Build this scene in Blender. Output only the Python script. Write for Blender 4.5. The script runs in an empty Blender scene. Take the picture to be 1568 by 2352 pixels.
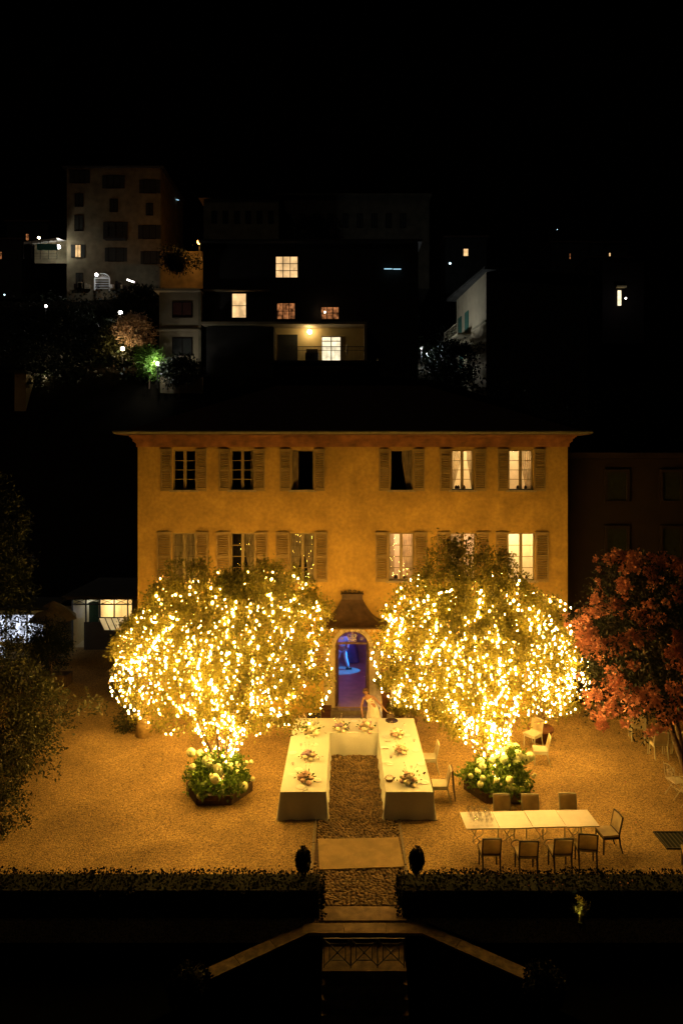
import bpy, math, random
import numpy as np
from mathutils import Vector, Matrix, noise as mnoise
R = math.radians
PI = math.pi
rng = np.random.default_rng(7)
random.seed(7)
SC = bpy.context.scene
COL = SC.collection

# ------------------------------------------------------------------ camera
CAMH = 9.8
cd = bpy.data.cameras.new('camera')
cam = bpy.data.objects.new('camera', cd)
COL.objects.link(cam)
cam.location = (0, 0, CAMH)
cam.rotation_euler = (R(90), 0, 0)
cd.sensor_fit = 'VERTICAL'
cd.sensor_height = 36.0
cd.sensor_width = 24.0
cd.lens = 24.0
cd.shift_x = -8 / 2352
cd.shift_y = -126 / 2352
cd.clip_start = 0.1
cd.clip_end = 3000
SC.camera = cam

# ------------------------------------------------------------------ world (night), moon, exposure
w = bpy.data.worlds.new("World")
SC.world = w
w.use_nodes = True
nt = w.node_tree
nt.nodes.clear()
sky = nt.nodes.new('ShaderNodeTexSky')
sky.sky_type = 'NISHITA'
sky.sun_disc = False
sky.sun_elevation = R(-4)
sky.sun_rotation = R(200)
bgn = nt.nodes.new('ShaderNodeBackground')
bgn.inputs['Strength'].default_value = 0.0012
wo = nt.nodes.new('ShaderNodeOutputWorld')
nt.links.new(sky.outputs[0], bgn.inputs[0])
nt.links.new(bgn.outputs[0], wo.inputs[0])
sl = bpy.data.lights.new('moon', 'SUN')
sl.energy = 0.022
sl.angle = R(3)
sl.color = (1.0, 0.80, 0.52)
so = bpy.data.objects.new('moon', sl)
COL.objects.link(so)
so.rotation_euler = (R(58), 0, R(-28))
SC.view_settings.view_transform = 'Standard'
SC.view_settings.look = 'None'
SC.view_settings.exposure = 0.0
SC.view_settings.gamma = 1.0
SC.view_settings.use_curve_mapping = False
SC.cycles.max_bounces = 5
SC.cycles.diffuse_bounces = 3
SC.cycles.glossy_bounces = 2
SC.cycles.transparent_max_bounces = 32
SC.cycles.sample_clamp_indirect = 4.0
SC.cycles.use_light_tree = True
SC.cycles.use_denoising = True
SC.cycles.caustics_reflective = False
SC.cycles.caustics_refractive = False

F = 1568.0
def P(px, py, z=0.0):
    """photo point (1568 px wide) on the horizontal plane z -> world"""
    s = (py - 1050.0) / (CAMH - z)
    return Vector(((px - 792.0) / s, F / s, z))
def Q(px, py, Y):
    """photo point at depth Y -> world"""
    return Vector(((px - 792.0) * Y / F, Y, CAMH - (py - 1050.0) * Y / F))

# ------------------------------------------------------------------ materials
MATS = {}
def mat(name, col, rough=0.8, var=0.15, scale=6.0, bump=0.0, bscale=40.0, spec=0.3, metal=0.0,
        var2=0.0, scale2=0.6, col2=None, vor=False):
    m = bpy.data.materials.new(name)
    m.use_nodes = True
    n = m.node_tree.nodes
    l = m.node_tree.links
    b = n['Principled BSDF']
    b.inputs['Roughness'].default_value = rough
    b.inputs['Metallic'].default_value = metal
    b.inputs['Specular IOR Level'].default_value = spec
    tc = n.new('ShaderNodeTexCoord')
    if vor:
        t = n.new('ShaderNodeTexVoronoi')
        fac = t.outputs['Color']
    else:
        t = n.new('ShaderNodeTexNoise')
        t.inputs['Detail'].default_value = 5
        fac = t.outputs['Fac']
    t.inputs['Scale'].default_value = scale
    l.new(tc.outputs['Object'], t.inputs['Vector'])
    r = n.new('ShaderNodeValToRGB')
    lo, hi = (0.3, 0.7) if not vor else (0.0, 1.0)
    r.color_ramp.elements[0].position = lo
    r.color_ramp.elements[1].position = hi
    c = col
    c2 = col2 or col
    r.color_ramp.elements[0].color = (c[0] * (1 - var), c[1] * (1 - var), c[2] * (1 - var), 1)
    r.color_ramp.elements[1].color = (min(1, c2[0] * (1 + var)), min(1, c2[1] * (1 + var)), min(1, c2[2] * (1 + var)), 1)
    l.new(fac, r.inputs['Fac'])
    out = r.outputs['Color']
    if var2 > 0:
        t2 = n.new('ShaderNodeTexNoise')
        t2.inputs['Scale'].default_value = scale2
        t2.inputs['Detail'].default_value = 6
        t2.inputs['Distortion'].default_value = 0.6
        l.new(tc.outputs['Object'], t2.inputs['Vector'])
        r2 = n.new('ShaderNodeMapRange')
        r2.inputs['From Min'].default_value = 0.32
        r2.inputs['From Max'].default_value = 0.68
        r2.inputs['To Min'].default_value = 1 - var2
        r2.inputs['To Max'].default_value = 1 + var2 * 0.6
        l.new(t2.outputs['Fac'], r2.inputs['Value'])
        mx = n.new('ShaderNodeVectorMath')
        mx.operation = 'SCALE'
        l.new(out, mx.inputs[0])
        l.new(r2.outputs[0], mx.inputs['Scale'])
        out = mx.outputs[0]
    l.new(out, b.inputs['Base Color'])
    if bump > 0:
        t3 = n.new('ShaderNodeTexNoise')
        t3.inputs['Scale'].default_value = bscale
        t3.inputs['Detail'].default_value = 4
        l.new(tc.outputs['Object'], t3.inputs['Vector'])
        bp = n.new('ShaderNodeBump')
        bp.inputs['Strength'].default_value = bump
        bp.inputs['Distance'].default_value = 0.02
        l.new(t3.outputs['Fac'], bp.inputs['Height'])
        l.new(bp.outputs[0], b.inputs['Normal'])
    MATS[name] = m
    return m
def emit(name, col, strength, noise_amt=0.0, nscale=4.0):
    m = bpy.data.materials.new(name)
    m.use_nodes = True
    n = m.node_tree.nodes
    l = m.node_tree.links
    n.clear()
    e = n.new('ShaderNodeEmission')
    o = n.new('ShaderNodeOutputMaterial')
    e.inputs['Color'].default_value = (*col, 1)
    e.inputs['Strength'].default_value = strength
    if noise_amt > 0:
        tc = n.new('ShaderNodeTexCoord')
        t = n.new('ShaderNodeTexNoise')
        t.inputs['Scale'].default_value = nscale
        l.new(tc.outputs['Object'], t.inputs['Vector'])
        mr = n.new('ShaderNodeMapRange')
        mr.inputs['From Min'].default_value = 0.35
        mr.inputs['From Max'].default_value = 0.65
        mr.inputs['To Min'].default_value = strength * (1 - noise_amt)
        mr.inputs['To Max'].default_value = strength * (1 + noise_amt)
        l.new(t.outputs['Fac'], mr.inputs['Value'])
        l.new(mr.outputs[0], e.inputs['Strength'])
    l.new(e.outputs[0], o.inputs[0])
    MATS[name] = m
    return m
def glassy(name, tint=(1, 1, 1), refl=0.12):
    m = bpy.data.materials.new(name)
    m.use_nodes = True
    n = m.node_tree.nodes
    l = m.node_tree.links
    n.clear()
    t = n.new('ShaderNodeBsdfTransparent')
    t.inputs[0].default_value = (*tint, 1)
    g = n.new('ShaderNodeBsdfGlossy')
    g.inputs['Roughness'].default_value = 0.03
    mx = n.new('ShaderNodeMixShader')
    lw = n.new('ShaderNodeLayerWeight')
    lw.inputs['Blend'].default_value = 0.25
    fr = n.new('ShaderNodeMath')
    fr.operation = 'POWER'
    fr.inputs[1].default_value = 2.5
    l.new(lw.outputs['Facing'], fr.inputs[0])
    ad = n.new('ShaderNodeMath')
    ad.operation = 'ADD'
    ad.use_clamp = True
    ad.inputs[1].default_value = refl
    l.new(fr.outputs[0], ad.inputs[0])
    l.new(ad.outputs[0], mx.inputs[0])
    l.new(t.outputs[0], mx.inputs[1])
    l.new(g.outputs[0], mx.inputs[2])
    o = n.new('ShaderNodeOutputMaterial')
    l.new(mx.outputs[0], o.inputs[0])
    MATS[name] = m
    return m
def leafmat(name, col, trans=0.35, col2=None, scale=3.0):
    m = mat(name, col, rough=0.55, var=0.35, scale=scale, spec=0.35, col2=col2)
    n = m.node_tree.nodes
    l = m.node_tree.links
    b = n['Principled BSDF']
    o = n['Material Output']
    if 'hedge' in name: b.inputs['Specular IOR Level'].default_value = 0.03
    tr = n.new('ShaderNodeBsdfTranslucent')
    src = b.inputs['Base Color'].links[0].from_socket
    l.new(src, tr.inputs[0])
    mx = n.new('ShaderNodeMixShader')
    mx.inputs[0].default_value = trans
    l.new(b.outputs[0], mx.inputs[1])
    l.new(tr.outputs[0], mx.inputs[2])
    l.new(mx.outputs[0], o.inputs[0])
    return m

mat('ochre_plaster', (0.34, 0.215, 0.046), 0.9, 0.16, 7.0, 0.3, 30, var2=0.26, scale2=0.9)
mat('cornice_paint', (0.22, 0.10, 0.04), 0.85, 0.35, 3.0, 0.1, var2=0.3, scale2=0.8)
mat('gutter_metal', (0.12, 0.11, 0.07), 0.6, 0.2)
mat('roof_clay', (0.11, 0.06, 0.04), 0.9, 0.3)
mat('shutter_paint', (0.20, 0.14, 0.055), 0.8, 0.15, 5, 0.1)
mat('window_paint', (0.20, 0.155, 0.07), 0.7, 0.12)
mat('stone_trim', (0.27, 0.22, 0.12), 0.85, 0.2, 7, 0.3)
mat('step_stone', (0.15, 0.12, 0.075), 0.85, 0.25, 8, 0.3)
mat('sill_stone', (0.22, 0.18, 0.11), 0.85, 0.2, 8, 0.2)
mat('room_plaster', (0.72, 0.62, 0.45), 0.9, 0.08)
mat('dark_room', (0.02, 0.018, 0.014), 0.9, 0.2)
leafmat('curtain_cloth', (0.42, 0.34, 0.22), 0.55)
mat('canopy_copper', (0.055, 0.030, 0.014), 0.6, 0.35, 5, 0.15, var2=0.3, scale2=2)
mat('wrought_iron', (0.02, 0.018, 0.015), 0.5, 0.2, spec=0.5)
mat('door_wood', (0.08, 0.045, 0.03), 0.6, 0.3)
mat('hall_floor', (0.24, 0.17, 0.14), 0.45, 0.2, 3, spec=0.5)
mat('hall_wall', (0.35, 0.25, 0.2), 0.9, 0.1)
glassy('window_glass', (0.95, 0.95, 0.92), 0.02)
glassy('drink_glass', (0.985, 0.985, 0.98), 0.10)
mat('table_linen', (0.62, 0.64, 0.54), 0.9, 0.04, 20, 0.15, 120)
mat('table_wood', (0.2, 0.13, 0.08), 0.6, 0.2)
mat('lacquer_white', (0.52, 0.50, 0.44), 0.45, 0.05)
mat('chair_paint', (0.46, 0.44, 0.31), 0.6, 0.12)
leafmat('chair_fabric', (0.46, 0.37, 0.20), 0.4)
mat('dark_wood', (0.035, 0.022, 0.013), 0.6, 0.25)
mat('white_iron', (0.50, 0.44, 0.32), 0.55, 0.12, spec=0.5)
mat('bark', (0.16, 0.11, 0.07), 0.95, 0.35, 12, 0.6, 30)
mat('pale_bark', (0.40, 0.28, 0.10), 0.95, 0.3, 10, 0.6, 25)
leafmat('citrus_leaf', (0.095, 0.10, 0.013), 0.42, (0.20, 0.175, 0.022), 5)
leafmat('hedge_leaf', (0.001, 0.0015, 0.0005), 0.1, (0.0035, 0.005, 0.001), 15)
leafmat('shaded_hedge_leaf', (0.001, 0.0015, 0.0005), 0.1, (0.002, 0.003, 0.001), 9)  # near-black leaf tone with the shade put into its colour
leafmat('shrub_leaf', (0.018, 0.025, 0.007), 0.2, (0.045, 0.045, 0.01), 4)
leafmat('dark_leaf', (0.012, 0.018, 0.006), 0.2, None, 3)
leafmat('pink_tree_leaf', (0.010, 0.014, 0.004), 0.2, None, 3)
leafmat('hydrangea_leaf', (0.045, 0.09, 0.010), 0.35, (0.11, 0.18, 0.018), 7)
leafmat('bright_leaf', (0.12, 0.24, 0.03), 0.3)
leafmat('yellow_leaf', (0.40, 0.36, 0.07), 0.3)
leafmat('pale_pink_leaf', (0.40, 0.27, 0.17), 0.3)
leafmat('pink_petal', (0.40, 0.15, 0.11), 0.15, (0.62, 0.26, 0.18), 6)
mat('hydrangea_petal', (0.72, 0.74, 0.40), 0.8, 0.2, 40, 0.6, 60)
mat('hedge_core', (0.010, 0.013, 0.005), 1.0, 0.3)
mat('soil', (0.07, 0.045, 0.025), 1.0, 0.4, 20, 0.5)
mat('planter_wood', (0.07, 0.045, 0.025), 0.8, 0.3, 6, 0.3)
mat('terracotta', (0.12, 0.05, 0.025), 0.85, 0.25)
mat('coping_stone', (0.17, 0.115, 0.055), 0.9, 0.35, 6, 0.5, var2=.35, scale2=2.5)
mat('dimmed_stone', (0.085, 0.058, 0.026), 0.95, 0.45, 7, 0.6, var2=.4, scale2=2.5)  # coping stone darkened to paint in the dimmer light on wings and landing
mat('wall_masonry', (0.012, 0.009, 0.006), 0.95, 0.35, 5, 0.6, spec=0)
mat('rug_cloth', (0.26, 0.185, 0.07), 0.95, 0.22, 60, 0.5, 90, var2=.22, scale2=3.0)
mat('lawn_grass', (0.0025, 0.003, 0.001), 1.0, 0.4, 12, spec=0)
mat('earth', (0.012, 0.010, 0.007), 1.0, 0.4, 0.3, spec=0)
mat('grey_render', (0.22, 0.18, 0.11), 0.9, 0.25, 1.2, var2=0.25, scale2=0.3)
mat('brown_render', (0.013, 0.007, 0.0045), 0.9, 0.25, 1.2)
mat('faint_render', (0.09, 0.075, 0.05), 0.9, 0.3, 1.0)
mat('pale_render', (0.34, 0.27, 0.17), 0.9, 0.15, 1.0)
mat('yellow_render', (0.55, 0.42, 0.20), 0.9, 0.12, 1.0)
mat('dark_render', (0.035, 0.032, 0.028), 0.9, 0.3, 1.0)
mat('dark_shutter', (0.03, 0.03, 0.025), 0.8, 0.2)
mat('wine_shutter', (0.09, 0.03, 0.02), 0.8, 0.2)
mat('green_shutter', (0.03, 0.10, 0.07), 0.8, 0.2)
mat('teal_cloth', (0.08, 0.32, 0.28), 0.9, 0.15)
mat('white_plastic', (0.75, 0.75, 0.72), 0.5, 0.05)
mat('parasol_cloth', (0.14, 0.11, 0.07), 0.95, 0.2)
mat('skin', (0.30, 0.16, 0.09), 0.6, 0.06)
mat('brown_hair', (0.06, 0.03, 0.015), 0.6, 0.3, 30)
mat('ivory_silk', (0.62, 0.58, 0.45), 0.6, 0.05)
mat('blue_suit', (0.42, 0.45, 0.5), 0.8, 0.08)
mat('navy_dress', (0.10, 0.12, 0.35), 0.8, 0.1)
mat('black_cloth', (0.015, 0.013, 0.012), 0.8, 0.2)
mat('brown_shawl', (0.11, 0.08, 0.05), 0.95, 0.2, 30)
mat('black_tray', (0.03, 0.017, 0.012), 0.5, 0.3)
mat('rose_petal', (0.74, 0.50, 0.38), 0.85, 0.25, 20)
mat('cream_petal', (0.82, 0.72, 0.5), 0.85, 0.15, 20)
mat('lilac_petal', (0.42, 0.30, 0.40), 0.85, 0.2, 20)
mat('porcelain', (0.82, 0.78, 0.68), 0.3, 0.03)
mat('wicker', (0.25, 0.17, 0.08), 0.9, 0.3, 50)
mat('cable', (0.02, 0.03, 0.01), 0.7, 0.1)
mat('red_wood', (0.04, 0.012, 0.006), 0.7, 0.2)
BULB = emit('fairy_bulb', (1.0, 0.525, 0.105), 370.0)
emit('fairy_bulb_halo', (1.0, 0.52, 0.10), 2.0)  # dimmer golden emission imitating the warm halo around the bulbs
emit('globe_white', (1.0, 0.92, 0.85), 12.0)
emit('globe_warm', (1.0, 0.75, 0.45), 14.0)
emit('lamp_orange', (1.0, 0.42, 0.08), 14.0)
emit('lamp_cyan', (0.6, 0.9, 1.0), 3.0)
emit('neon_blue', (0.45, 0.8, 1.0), 0.9)
emit('warm_window', (1.0, 0.62, 0.27), 1.0, 0.35, 1.2)
emit('warm_window_dim', (1.0, 0.36, 0.12), 0.28, 0.8, 3.0)
emit('bright_room', (1.0, 0.85, 0.55), 1.3, 0.25, 2.0)
emit('screen_white', (0.75, 0.82, 1.0), 1.1, 0.7, 2.0)
emit('pale_room', (0.85, 0.85, 0.70), 0.38, 0.2, 2.0)

# gravel: fine stones of mixed tone, worn lighter and darker in patches
def make_gravel():
    m = mat('gravel', (0.30, 0.20, 0.07), 0.95, 0.70, 44.0, 0.0, vor=True, var2=0.30, scale2=0.5)
    n = m.node_tree.nodes
    l = m.node_tree.links
    b = n['Principled BSDF']
    v = [x for x in n if x.bl_idname == 'ShaderNodeTexVoronoi'][0]
    bw = n.new('ShaderNodeSeparateColor')
    l.new(v.outputs['Color'], bw.inputs[0])
    rp = [x for x in n if x.bl_idname == 'ShaderNodeValToRGB'][0]
    l.new(bw.outputs[0], rp.inputs['Fac'])
    bp = n.new('ShaderNodeBump')
    bp.inputs['Strength'].default_value = 0.9
    bp.inputs['Distance'].default_value = 0.03
    l.new(v.outputs['Distance'], bp.inputs['Height'])
    bp.invert = True
    l.new(bp.outputs[0], b.inputs['Normal'])
make_gravel()

# ------------------------------------------------------------------ mesh builder
class MB:
    def __init__(s):
        s.v = []; s.f = []; s.m = []; s.cur = 0
    def face(s, pts):
        k = len(s.v); s.v.extend(tuple(p) for p in pts); s.f.append(tuple(range(k, k + len(pts)))); s.m.append(s.cur); return s
    def box(s, c, d, rz=0.0, rx=0.0, ry=0.0):
        M = Matrix.Rotation(rz, 3, 'Z') @ Matrix.Rotation(rx, 3, 'X') @ Matrix.Rotation(ry, 3, 'Y')
        k = len(s.v)
        for x in (-.5, .5):
            for y in (-.5, .5):
                for z in (-.5, .5):
                    q = M @ Vector((x * d[0], y * d[1], z * d[2]))
                    s.v.append((c[0] + q.x, c[1] + q.y, c[2] + q.z))
        for a in ((0, 1, 3, 2), (4, 6, 7, 5), (0, 4, 5, 1), (2, 3, 7, 6), (0, 2, 6, 4), (1, 5, 7, 3)):
            s.f.append(tuple(k + i for i in a)); s.m.append(s.cur)
        return s
    def b2(s, x0, x1, y0, y1, z0, z1):
        return s.box(((x0 + x1) / 2, (y0 + y1) / 2, (z0 + z1) / 2), (abs(x1 - x0), abs(y1 - y0), abs(z1 - z0)))
    def tube(s, pts, r, n=6, r1=None, cap=True):
        pts = [Vector(p) for p in pts]
        N = len(pts)
        rs = r if isinstance(r, (list, tuple)) else [r + (((r1 if r1 is not None else r) - r) * i / max(1, N - 1)) for i in range(N)]
        k = len(s.v)
        up = Vector((0, 0, 1))
        for i, p in enumerate(pts):
            d = (pts[min(i + 1, N - 1)] - pts[max(i - 1, 0)])
            d = d.normalized() if d.length > 1e-9 else Vector((0, 0, 1))
            a = d.cross(up)
            if a.length < 0.1: a = d.cross(Vector((0, 1, 0)))
            a.normalize(); b = d.cross(a)
            for j in range(n):
                t = 2 * PI * j / n
                q = p + (a * math.cos(t) + b * math.sin(t)) * rs[i]
                s.v.append(tuple(q))
        for i in range(N - 1):
            for j in range(n):
                j2 = (j + 1) % n
                s.f.append((k + i * n + j, k + i * n + j2, k + (i + 1) * n + j2, k + (i + 1) * n + j)); s.m.append(s.cur)
        if cap:
            s.f.append(tuple(k + j for j in range(n))[::-1]); s.m.append(s.cur)
            s.f.append(tuple(k + (N - 1) * n + j for j in range(n))); s.m.append(s.cur)
        return s
    def lathe(s, prof, n=12, c=(0, 0, 0), sx=1, sy=1, cap=True):
        k = len(s.v)
        for (r, z) in prof:
            for j in range(n):
                t = 2 * PI * j / n
                s.v.append((c[0] + r * math.cos(t) * sx, c[1] + r * math.sin(t) * sy, c[2] + z))
        for i in range(len(prof) - 1):
            for j in range(n):
                j2 = (j + 1) % n
                s.f.append((k + i * n + j, k + i * n + j2, k + (i + 1) * n + j2, k + (i + 1) * n + j)); s.m.append(s.cur)
        if cap:
            s.f.append(tuple(k + j for j in range(n))[::-1]); s.m.append(s.cur)
            s.f.append(tuple(k + (len(prof) - 1) * n + j for j in range(n))); s.m.append(s.cur)
        return s
    def ball(s, c, r, n=8, m=5, jit=0.0, sz=1.0):
        prof = []
        k = len(s.v)
        for i in range(m + 1):
            a = PI * i / m - PI / 2
            prof.append((max(0.001, r * math.cos(a)), r * math.sin(a) * sz))
        s.lathe(prof, n, c, cap=False)
        if jit:
            for i in range(k, len(s.v)):
                x, y, z = s.v[i]
                s.v[i] = (x + random.uniform(-jit, jit), y + random.uniform(-jit, jit), z + random.uniform(-jit, jit))
        return s
    def prism(s, poly, z0, z1):
        """poly: list of (x,y) counter-clockwise"""
        n = len(poly)
        k = len(s.v)
        s.v += [(x, y, z0) for x, y in poly] + [(x, y, z1) for x, y in poly]
        s.f.append(tuple(range(k, k + n))[::-1]); s.m.append(s.cur)
        s.f.append(tuple(range(k + n, k + 2 * n))); s.m.append(s.cur)
        for i in range(n):
            j = (i + 1) % n
            s.f.append((k + i, k + j, k + n + j, k + n + i)); s.m.append(s.cur)
        return s
    def mesh(s, name, mats, smooth=False):
        me = bpy.data.meshes.new(name)
        me.from_pydata(s.v, [], s.f)
        if isinstance(mats, str): mats = [mats]
        for x in mats: me.materials.append(MATS[x])
        if len(mats) > 1:
            me.polygons.foreach_set('material_index', s.m)
        if smooth:
            me.polygons.foreach_set('use_smooth', [True] * len(s.f))
        me.update()
        return me
    def build(s, name, mats, parent=None, smooth=False, kind=None, loc=None):
        return obj(name, s.mesh(name, mats, smooth), parent, kind, loc)

def obj(name, me, parent=None, kind=None, loc=None, rz=None):
    o = bpy.data.objects.new(name, me)
    COL.objects.link(o)
    if parent is not None: o.parent = parent
    if kind: o['kind'] = kind
    if loc is not None: o.location = loc
    if rz is not None: o.rotation_euler = (0, 0, rz)
    return o
def tag(o, label, cat, group=None):
    o['label'] = label; o['category'] = cat
    if group: o['group'] = group
    return o
def thing(name, label, cat, loc=(0, 0, 0), rz=0.0, group=None):
    o = bpy.data.objects.new(name, None)
    COL.objects.link(o)
    o.empty_display_size = 0.2
    o.location = loc; o.rotation_euler = (0, 0, rz)
    return tag(o, label, cat, group)
def dup(root, loc, rz, label, parent=None):
    def cp(o, par):
        c = o.copy(); COL.objects.link(c)
        if par is not None: c.parent = par
        for ch in o.children: cp(ch, c)
        return c
    r = cp(root, parent)
    r.location = loc; r.rotation_euler = (0, 0, rz)
    if label: r['label'] = label
    return r
def point(name, loc, energy, col, parent=None, size=0.05, spot=None, rot=None, blend=0.3):
    ld = bpy.data.lights.new(name, 'SPOT' if spot else 'POINT')
    ld.energy = energy; ld.color = col; ld.shadow_soft_size = size
    if spot: ld.spot_size = spot; ld.spot_blend = blend
    o = bpy.data.objects.new(name, ld)
    COL.objects.link(o)
    if parent is not None: o.parent = parent
    o.location = loc
    if rot is not None: o.rotation_euler = rot
    return o
def aim(frm, to):
    return (Vector(to) - Vector(frm)).to_track_quat('-Z', 'Y').to_euler()

# leaf-sized quads from points: fast numpy mesh
def leaves_mesh(name, pts, size, matname, outward=None, wid=0.42, jitter=0.35, seed=1):
    g = np.random.default_rng(seed)
    N = len(pts)
    d = g.normal(size=(N, 3))
    if outward is not None: d += outward * 0.8
    d[:, 2] -= 0.25
    d /= np.linalg.norm(d, axis=1)[:, None]
    a = g.normal(size=(N, 3))
    a -= (a * d).sum(1)[:, None] * d
    a /= np.linalg.norm(a, axis=1)[:, None]
    nn = np.cross(d, a)
    L = size * (1 + g.uniform(-jitter, jitter, N))[:, None]
    v = np.empty((N, 4, 3))
    v[:, 0] = pts
    v[:, 1] = pts + d * L * 0.5 + a * L * wid * 0.5 + nn * L * 0.08
    v[:, 2] = pts + d * L
    v[:, 3] = pts + d * L * 0.5 - a * L * wid * 0.5 + nn * L * 0.08
    me = bpy.data.meshes.new(name)
    me.vertices.add(N * 4)
    me.vertices.foreach_set('co', v.reshape(-1).astype(np.float32))
    me.loops.add(N * 4)
    me.loops.foreach_set('vertex_index', np.arange(N * 4, dtype=np.int32))
    me.polygons.add(N)
    me.polygons.foreach_set('loop_start', np.arange(0, N * 4, 4, dtype=np.int32))
    me.update(calc_edges=True)
    me.validate()
    me.materials.append(MATS[matname])
    return me

class Crown:
    """star-shaped union of ellipsoids round a centre with a bumpy outline"""
    def __init__(s, c, ells, seed=0, bump=0.07):
        s.c = np.array(c, float); s.e = ells
        g = np.random.default_rng(seed)
        s.k = g.normal(size=(9, 3)) * np.array([3, 3, 3, 6, 6, 6, 11, 11, 11])[:, None]
        s.ph = g.uniform(0, 6.28, 9)
        s.am = np.array([1, 1, 1, .7, .7, .7, .45, .45, .45]) * bump * 0.6
    def R(s, d):
        best = np.zeros(len(d))
        for (cx, cy, cz, rx, ry, rz) in s.e:
            r = np.array([rx, ry, rz]); o = (s.c - np.array([cx, cy, cz])) / r
            q = d / r
            A = (q * q).sum(1); B = 2 * (q * o).sum(1); C = (o * o).sum() - 1
            D = B * B - 4 * A * C
            t = np.where(D > 0, (-B + np.sqrt(np.maximum(D, 0))) / (2 * A), 0)
            best = np.maximum(best, t)
        n = (np.sin(d @ s.k.T + s.ph) * s.am).sum(1)
        return best * (1 + n)
    def clumps(s, n, per, sig, seed, depth=0.45, zmin=None, up=False):
        g = np.random.default_rng(seed)
        d = g.normal(size=(n, 3))
        if up: d[:n // 4, 2] = np.abs(d[:n // 4, 2]) + .6
        d /= np.linalg.norm(d, axis=1)[:, None]
        rad = s.R(d) * (1 - depth * g.uniform(0, 1, n) ** 2)
        # more clumps where the shell is larger
        c = s.c + d * rad[:, None]
        pts = np.repeat(c, per, 0) + g.normal(size=(n * per, 3)) * sig
        out = np.repeat(d, per, 0)
        if zmin is not None:
            k = pts[:, 2] > zmin
            pts, out = pts[k], out[k]
        return pts, out

def bw(mb, name, mats, parent, smooth=False, kind=None, root=None):
    """build a part whose shape was written in world coordinates under a thing (rz 0) or one of its parts"""
    o = parent
    L = Vector((0, 0, 0))
    while o is not None:
        L += Vector(o.location); o = o.parent
    mb.v = [(x - L.x, y - L.y, z - L.z) for x, y, z in mb.v]
    return mb.build(name, mats, parent, smooth, kind)
def shape(name, mb, mats, label, cat, base, group=None, smooth=False, kind=None):
    """single-mesh thing written in world coordinates, its origin moved to its base"""
    b = Vector(base)
    mb.v = [(x - b.x, y - b.y, z - b.z) for x, y, z in mb.v]
    o = mb.build(name, mats, None, smooth, kind, loc=b)
    return tag(o, label, cat, group)
def struct(name, mb, mats, kind='structure', smooth=False):
    return mb.build(name, mats, None, smooth, kind)

# ================================================================== SETTING
m = MB(); m.face([(-1500, -300, -2.1), (1500, -300, -2.1), (1500, 1800, -2.1), (-1500, 1800, -2.1)])
struct('ground', m, 'earth')
m = MB()
m.prism([(-40, 14.42), (-0.9, 14.42), (-0.9, 14.08), (1.72, 14.08), (1.72, 14.42), (40, 14.42), (40, 45), (-40, 45)], -2.08, 0.0)
struct('gravel_courtyard', m, 'gravel')
# dark lawns either side of the sunken stair, edged by the wing walls
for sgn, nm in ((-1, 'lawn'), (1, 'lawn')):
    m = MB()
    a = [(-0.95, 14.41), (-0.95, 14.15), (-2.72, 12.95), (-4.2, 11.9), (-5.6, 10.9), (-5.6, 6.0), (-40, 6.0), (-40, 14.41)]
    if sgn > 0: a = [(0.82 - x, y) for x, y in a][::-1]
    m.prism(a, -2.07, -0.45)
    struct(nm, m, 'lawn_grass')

# cobbled path up to the door
PX0, PX1 = -0.74, 1.40
m = MB(); m.b2(PX0, PX1, 14.86, 24.9, -0.05, 0.006)
path = struct('cobbled_path', m, 'soil')
mat('cobble_stone', (0.21, 0.14, 0.06), 0.85, 0.35, 3.0, 0.3, 30)
mat('cobble_stone_dark', (0.13, 0.09, 0.042), 0.85, 0.35, 3.0, 0.3, 30)
cob = []
for k in range(6):
    m = MB()
    n = random.choice((6, 7, 8))
    prof = [(0.050, 0.0), (0.048, 0.026), (0.036, 0.040), (0.012, 0.045)]
    m.lathe(prof, n, sx=random.uniform(.85, 1.15), sy=random.uniform(.62, .85))
    m.v = [(x + random.uniform(-.007, .007), y + random.uniform(-.006, .006), z + random.uniform(-.003, .003)) for x, y, z in m.v]
    cob.append((m, m.mesh('cobble', 'cobble_stone' if k % 3 else 'cobble_stone_dark', True)))
spots = []
y = 14.90
row = 0
while y < 24.8:
    x = PX0 + 0.045 + (0.035 if row % 2 else 0)
    while x < PX1 - 0.03:
        spots.append((x + random.uniform(-.018, .018), y + random.uniform(-.014, .014)))
        x += random.uniform(.082, .108)
    y += 0.070; row += 1
near = [p for p in spots if -0.62 < p[0] < 1.3 and p[1] < 16.45]
near.sort(key=lambda p: p[1])
nearset = set(near[:300])
for (x, y) in near[:300]:
    o = obj('cobble', random.choice(cob)[1], path, loc=(x, y, 0.0), rz=random.uniform(-.5, .5))
    o.scale = (random.uniform(.85, 1.2), random.uniform(.85, 1.15), random.uniform(.7, 1.3))
big = MB()
for (x, y) in spots:
    if (x, y) in nearset or 16.45 < y < 17.35: continue
    src = random.choice(cob)[0]
    a = random.uniform(-.5, .5); ca, sa = math.cos(a), math.sin(a); sc = random.uniform(.85, 1.15)
    k = len(big.v)
    zz = random.uniform(.7, 1.3)
    big.v += [(x + (vx * ca - vy * sa) * sc, y + (vx * sa + vy * ca) * sc, vz * zz) for vx, vy, vz in src.v]
    big.f += [tuple(k + i for i in f) for f in src.f]
    big.m += [random.choice((0, 0, 1))] * len(src.f)
big.build('cobbles_further_up', ['cobble_stone', 'cobble_stone_dark'], path, True, 'stuff')
for xk in (PX0 - 0.055, PX1 + 0.055):
    y0 = 15.3
    while y0 < 24.6:
        L = random.uniform(.9, 1.15)
        m = MB(); m.b2(-.032, .032, 0, L - .012, -0.03, random.uniform(.022, .034))
        m.build('kerb_stone', 'step_stone', path, loc=(xk + random.uniform(-.004, .004), y0, 0)); y0 += L
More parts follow.
